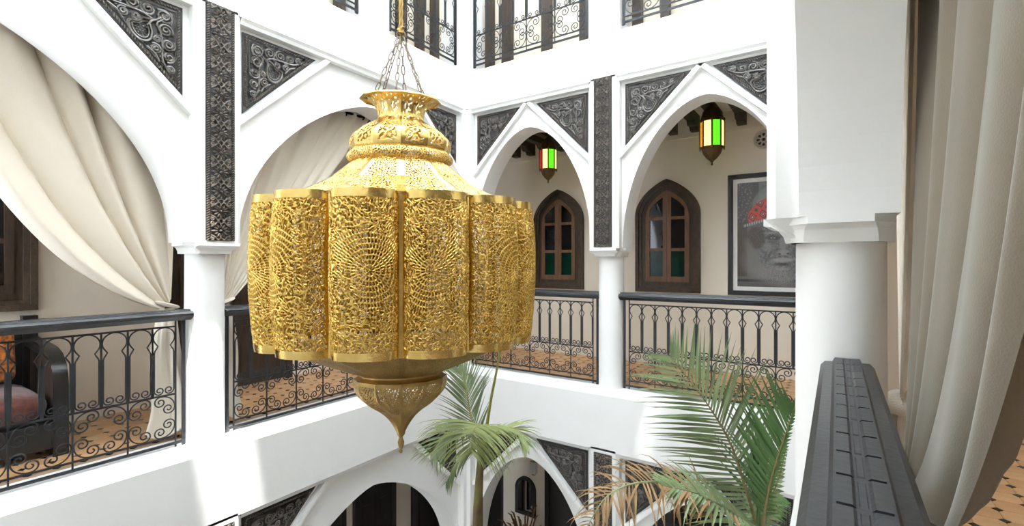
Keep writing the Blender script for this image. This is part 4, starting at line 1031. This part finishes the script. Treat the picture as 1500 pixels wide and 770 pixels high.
# ------------------------------------------------------------------ palms
CF, CR = Vector((-math.sin(R(CAM_YAW)), math.cos(R(CAM_YAW)), 0)), Vector((math.cos(R(CAM_YAW)), math.sin(R(CAM_YAW)), 0))
def at(px, py, dep): return Vector((0, 0, CAM_Z)) + CF * dep + CR * ((px - 750) / 704 * dep) + Vector((0, 0, (385 - py) / 704 * dep))
def crom(pts, n):
    P = [Vector(p) for p in pts]; o_ = []
    for i in range(len(P) - 1):
        p0, p1, p2, p3 = P[max(i-1, 0)], P[i], P[i+1], P[min(i+2, len(P)-1)]
        for k in range(n):
            t = k / n; o_.append(0.5 * ((2*p1) + (p2-p0)*t + (2*p0-5*p1+4*p2-p3)*t*t + (3*p1-p0-3*p2+p3)*t**3))
    return o_ + [P[-1]]
def leaflet(base, d, length, width, droop, m, parent, fold=0.25, curl=0.0, side=None):
    n = 7; p = Vector(base); v = Vector(d).normalized(); pts = []
    for k in range(n):
        pts.append(p.copy()); v = (v + Vector((0, 0, -droop)) * (k / n)).normalized(); p = p + v * (length / (n - 1))
    mb = MB(); vs = []
    for k in range(n):
        t = (pts[min(k+1, n-1)] - pts[max(k-1, 0)]).normalized(); s_ = (side or t.cross(Vector((0, 0, 1)))); s_ = (s_ - t * s_.dot(t)).normalized() if (s_ - t * s_.dot(t)).length > 1e-4 else t.orthogonal(); up = s_.cross(t)
        f = k / (n - 1); wv = width * (0.5 + 1.5 * f if f < .3 else (1 - f) / .7 * .95 + .03)
        vs += [pts[k] - s_ * wv + up * wv * fold, pts[k], pts[k] + s_ * wv + up * wv * fold]
    fs = []
    for k in range(n - 1): fs += [(3*k, 3*k+1, 3*k+4, 3*k+3), (3*k+1, 3*k+2, 3*k+5, 3*k+4)]
    return mb.add(vs, fs).build('leaflet', m, parent, smooth=60, recalc=False)
def frond(parent, pts, n, lmax, width, m, rm='rachis', ang=50, plane=None, droop=0.12, dry=None, start=0.12, rr=0.008, both=(1, 1), seed=1, jit=0.0):
    rg = random.Random(seed); path = crom(pts, 8); N = len(path); ox = parent.location.x
    fr = MB().tube(path, rr, 6, taper=lambda t: 1.15 - 0.95 * t).build('frond', rm, parent, smooth=60)
    for k in range(n):
        f = start + (0.995 - start) * k / (n - 1); x = f * (N - 1); i = min(int(x), N - 2); p = path[i].lerp(path[i+1], x - i); t = (path[i+1] - path[i]).normalized()
        pn = Vector(plane).normalized(); s_ = t.cross(pn).normalized()
        ll = lmax * (0.55 + 0.45 * math.sin(math.pi * min(1, (f - start) / (1 - start) * 0.85 + 0.18))) * (1 if f < .85 else 1 - (f - .85) * 3.0)
        for sd, on in ((-1, both[0]), (1, both[1])):
            if not on: continue
            a = R(ang * (1.12 - 0.5 * f) + rg.uniform(-4, 4))
            d = t * math.cos(a) + s_ * sd * math.sin(a) + pn * rg.uniform(-.10, .14)
            mm = m
            if jit: d = (d + Vector((rg.uniform(-jit, jit), rg.uniform(-jit, jit), rg.uniform(-jit, jit)))).normalized()
            lq = ll * on * rg.uniform(.88, 1.08); ex = p.x + d.x * lq + ox
            if ex > -0.24: lq *= max(0.12, 1 - (ex + 0.24) / max(abs(d.x * lq), 1e-3))
            if dry and rg.random() < dry: mm = 'leaf_dry'
            leaflet(p, d, lq, width, droop * rg.uniform(.6, 1.4), mm, fr, side=d.cross(pn * .8 + Vector((0, 0, .35)) + t * rg.uniform(-.5, .5)))
    return fr
V2 = lambda px, py, dep: tuple(at(px, py, dep))
# large palm at the right, behind the near column
pr_ = empty('palm_tree', at(1110, 790, 2.55) * 1.0); pr_.location.z = -STOREY; base = Vector(pr_.location)
tag(pr_, 'large palm with broad green fronds rising beside the near column', 'palm')
def rel(lst, b): return [Vector(p) - b for p in lst]
tk = [base.copy(), base + Vector((0.05, 0.02, 1.5)), at(1112, 800, 2.55) - Vector((0, 0, .35)), at(1112, 780, 2.55)]
MB().tube(rel(crom(tk, 8), base), 0.07, 10, taper=lambda t: 1.0 - .45 * t).build('trunk', 'trunk', pr_, smooth=60)
toc = -CF
c0 = at(1110, 775, 2.55)
frond(pr_, rel([c0, at(1092, 715, 2.5), at(1070, 650, 2.45), at(1035, 590, 2.42), at(982, 522, 2.45)], base), 46, 0.46, 0.0088, 'leaf_mid', 'rachis', 62, plane=toc + Vector((0, 0, .25)), droop=0.05, start=0.02, seed=2)
frond(pr_, rel([c0 + Vector((.02, 0, 0)), at(1128, 710, 2.4), at(1146, 650, 2.3), at(1166, 590, 2.2)], base), 34, 0.40, 0.0092, 'leaf', 'rachis', 52, plane=toc * .6 + CR * -.6 + Vector((0, 0, .1)), droop=0.02, start=0.15, seed=3)
frond(pr_, rel([c0, at(1112, 720, 2.5), at(1113, 660, 2.5)], base), 8, 0.30, 0.016, 'leaf', 'leaf', 14, plane=toc, droop=0.0, start=0.3, rr=0.011, seed=4)
frond(pr_, rel([c0 + Vector((0, 0, .02)), at(1060, 745, 2.4), at(1000, 712, 2.3), at(940, 706, 2.2), at(890, 726, 2.12), at(858, 775, 2.05)], base), 42, 0.24, 0.0060, 'leaf_dry', 'leaf_mid', 75, plane=Vector((0, 0, 1)) + toc * .5, droop=0.65, start=0.25, seed=5, jit=0.45)
frond(pr_, rel([c0, at(1070, 748, 2.32), at(1020, 722, 2.25), at(975, 712, 2.2)], base), 24, 0.22, 0.009, 'leaf_mid', 'leaf_mid', 55, plane=Vector((0, 0, 1)) + toc * .6, droop=0.25, dry=.25, start=0.1, seed=6)
frond(pr_, rel([c0, at(1128, 735, 2.65), at(1143, 690, 2.75), at(1152, 655, 2.8)], base), 22, 0.20, 0.013, 'leaf_mid', 'rachis', 60, plane=toc + Vector((0, 0, .5)), droop=0.08, start=0.05, seed=7)
frond(pr_, rel([c0, at(1122, 755, 2.8), at(1140, 742, 3.0), at(1152, 735, 3.1)], base), 18, 0.22, 0.013, 'leaf', 'rachis', 60, plane=Vector((0, 0, 1)) + toc * .5, droop=0.12, start=0.05, seed=8)
# smaller palm behind the lantern tip
ps_ = empty('palm_tree', at(702, 800, 3.5)); ps_.location.z = -STOREY; b2 = Vector(ps_.location)
tag(ps_, 'smaller palm with a pale drooping crown below the brass lantern', 'palm')
top = at(706, 650, 3.5)
MB().tube(rel(crom([b2, b2 + Vector((0, 0, 2.0)), at(700, 765, 3.5), top], 8), b2), 0.042, 10, taper=lambda t: 1.0 if t < .6 else 1 - (t - .6) * 1.4).build('trunk', 'trunk', ps_, smooth=60)
frond(ps_, rel([top, at(712, 632, 3.4), at(706, 622, 3.2), at(694, 630, 3.05), at(690, 660, 2.95)], b2), 42, 0.42, 0.0085, 'leaf_pale', 'stalk', 72, plane=Vector((0, 0, 1)) + toc * .4, droop=0.42, start=0.25, seed=11)
frond(ps_, rel([top, at(690, 610, 3.5), at(683, 570, 3.5), at(672, 540, 3.55)], b2), 30, 0.34, 0.0065, 'leaf_mid', 'stalk', 40, plane=toc + Vector((0, 0, .2)), droop=0.10, start=0.12, seed=12)
frond(ps_, rel([top, at(676, 632, 3.4), at(650, 640, 3.3), at(632, 665, 3.2)], b2), 26, 0.28, 0.011, 'leaf_mid', 'stalk', 60, plane=Vector((0, 0, 1)), droop=0.25, start=0.15, seed=13)
frond(ps_, rel([top, at(730, 632, 3.5), at(755, 628, 3.45), at(772, 650, 3.4)], b2), 26, 0.26, 0.011, 'leaf_pale', 'stalk', 55, plane=Vector((0, 0, 1)), droop=0.28, start=0.15, seed=14)
frond(ps_, rel([top, at(690, 660, 3.5), at(668, 680, 3.45), at(655, 705, 3.4)], b2), 14, 0.22, 0.0085, 'leaf_mid', 'stalk', 50, plane=Vector((0, 0, 1)), droop=0.25, start=0.1, seed=15)
MB().tube(rel(crom([at(713, 625, 3.45), at(719, 585, 3.3), at(727, 545, 3.1), at(735, 500, 2.9)], 8), b2), 0.012, 8, taper=lambda t: 1.0 - .55 * t).build('leaf_spear', 'stalk', ps_, smooth=60)

# ------------------------------------------------------------------ ground floor: doors, mirror, small things
def MGB0(u, d, z): return (u, GY + d, z)
gz = -STOREY
def dark_door(i, M, u0, u1, label): return panel_door(i, M, u0, u1, gz, -1.05, 'black_wood', label)
dark_door(3, MGB0, -5.40, -4.57, 'dark door on the ground floor left of the arched mirror')
dark_door(4, MGB0, -3.62, -2.45, 'dark door on the ground floor right of the arched mirror')
dark_door(5, MGB0, -2.20, -0.35, 'dark door on the ground floor behind the large palm')
dark_door(6, MGL, 2.60, 4.03, 'dark door on the ground floor left of the thin pale strip')
dark_door(7, MGL, 4.31, 4.91, 'narrow dark door on the ground floor beneath the lantern tip')
dark_door(8, MGL, 5.40, 6.30, 'dark door on the ground floor in the corner')
dark_door(9, MGL, 0.6, 2.2, 'dark door on the ground floor at the far left')
# arched mirror
mo = empty('arched_mirror', (-4.06, GY - 0.002, -2.62)); tag(mo, 'small arched mirror with dark carved frame on the ground floor wall', 'mirror')
mp, mi = pointed(.185, 0, .40, .60, 10, 2.0), pointed(.14, .05, .39, .55, 10, 2.0)
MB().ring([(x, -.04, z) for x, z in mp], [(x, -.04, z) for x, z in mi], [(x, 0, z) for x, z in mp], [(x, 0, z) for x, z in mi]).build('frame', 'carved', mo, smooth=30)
MB().prism([(x, -.012, z) for x, z in mi], [(x, -.002, z) for x, z in mi]).build('mirror_glass', 'mirror', mo)
# camera box
so_ = empty('wall_sensor', (-3.90, GY - 0.03, -1.83)); tag(so_, 'small white security camera box high on the ground floor wall', 'camera')
MB().box((-.05, -.05, -.09), (.05, .03, .09)).build('housing', 'white_metal', so_); MB().lathe([(.03, -.115), (.034, -.09), (.02, -.09)], 12).build('lens', 'black', so_)
# dried arrangement
dv = empty('dried_bouquet', (-3.85, GY - 0.38, gz)); tag(dv, 'brown dried grasses standing below the arched mirror', 'bouquet')
MB().lathe([(.08, 0), (.15, .12), (.17, .5), (.12, .7), (.09, .75), (.11, .8), (.09, .8)], 20).build('vase', 'bronze', dv, smooth=40)
for k in range(26):
    a, b = rnd.uniform(0, 6.28), rnd.uniform(.05, .34); h = rnd.uniform(1.25, 1.55)
    MB().tube([(0, 0, .75), (b*.3*math.cos(a), b*.3*math.sin(a), .75 + (h-.75)*.5), (b*math.cos(a), b*math.sin(a), h), (b*1.25*math.cos(a), b*1.25*math.sin(a), h + .03)], 0.016, 5, taper=lambda t: .25 + .9*t if t < .8 else .2).build('dried_stem', 'dried', dv, smooth=60)
# wicker pendant
wo = empty('wicker_pendant', tuple(at(1018, 735, 5.2))); tag(wo, 'round wicker pendant lamp under the ground floor arch behind the palm', 'lamp')
hoop = MB()
wk = MB()
for k in range(9):
    z = -0.12 + .24 * k / 8; rr = .15 * math.sqrt(max(.08, 1 - (z / .14) ** 2))
    MB().tube([(rr * math.cos(a), rr * math.sin(a), z) for a in [2*math.pi*j/20 for j in range(20)]], .009, 5, closed=True).build('hoop', 'wicker', wo, smooth=60)
for k in range(14):
    a = 2*math.pi*k/14
    MB().tube([(.15 * math.sqrt(max(.08, 1 - (z / .14) ** 2)) * math.cos(a), .15 * math.sqrt(max(.08, 1 - (z / .14) ** 2)) * math.sin(a), z) for z in [-.12 + .24*j/6 for j in range(7)]], .006, 5).build('rib', 'wicker', wo, smooth=60)
MB().tube([(0, 0, .12), (0, 0, -.64 - wo.location.z)], .005, 6).build('cord', 'black', wo)
# small floodlight on the parapet in the corner
fl = empty('floodlight', (XL + 0.09, YB - 0.06, -0.10)); tag(fl, 'small grey floodlight fixed to the parapet in the corner', 'light')
MB().box((-.05, -.03, -.055), (.05, .02, .055)).build('housing', 'grey_metal', fl); MB().box((-.045, -.034, -.048), (.045, -.029, .048)).build('lens', 'paper', fl); MB().box((-.09, .0, .03), (-.05, .05, .05)).build('bracket', 'grey_metal', fl)
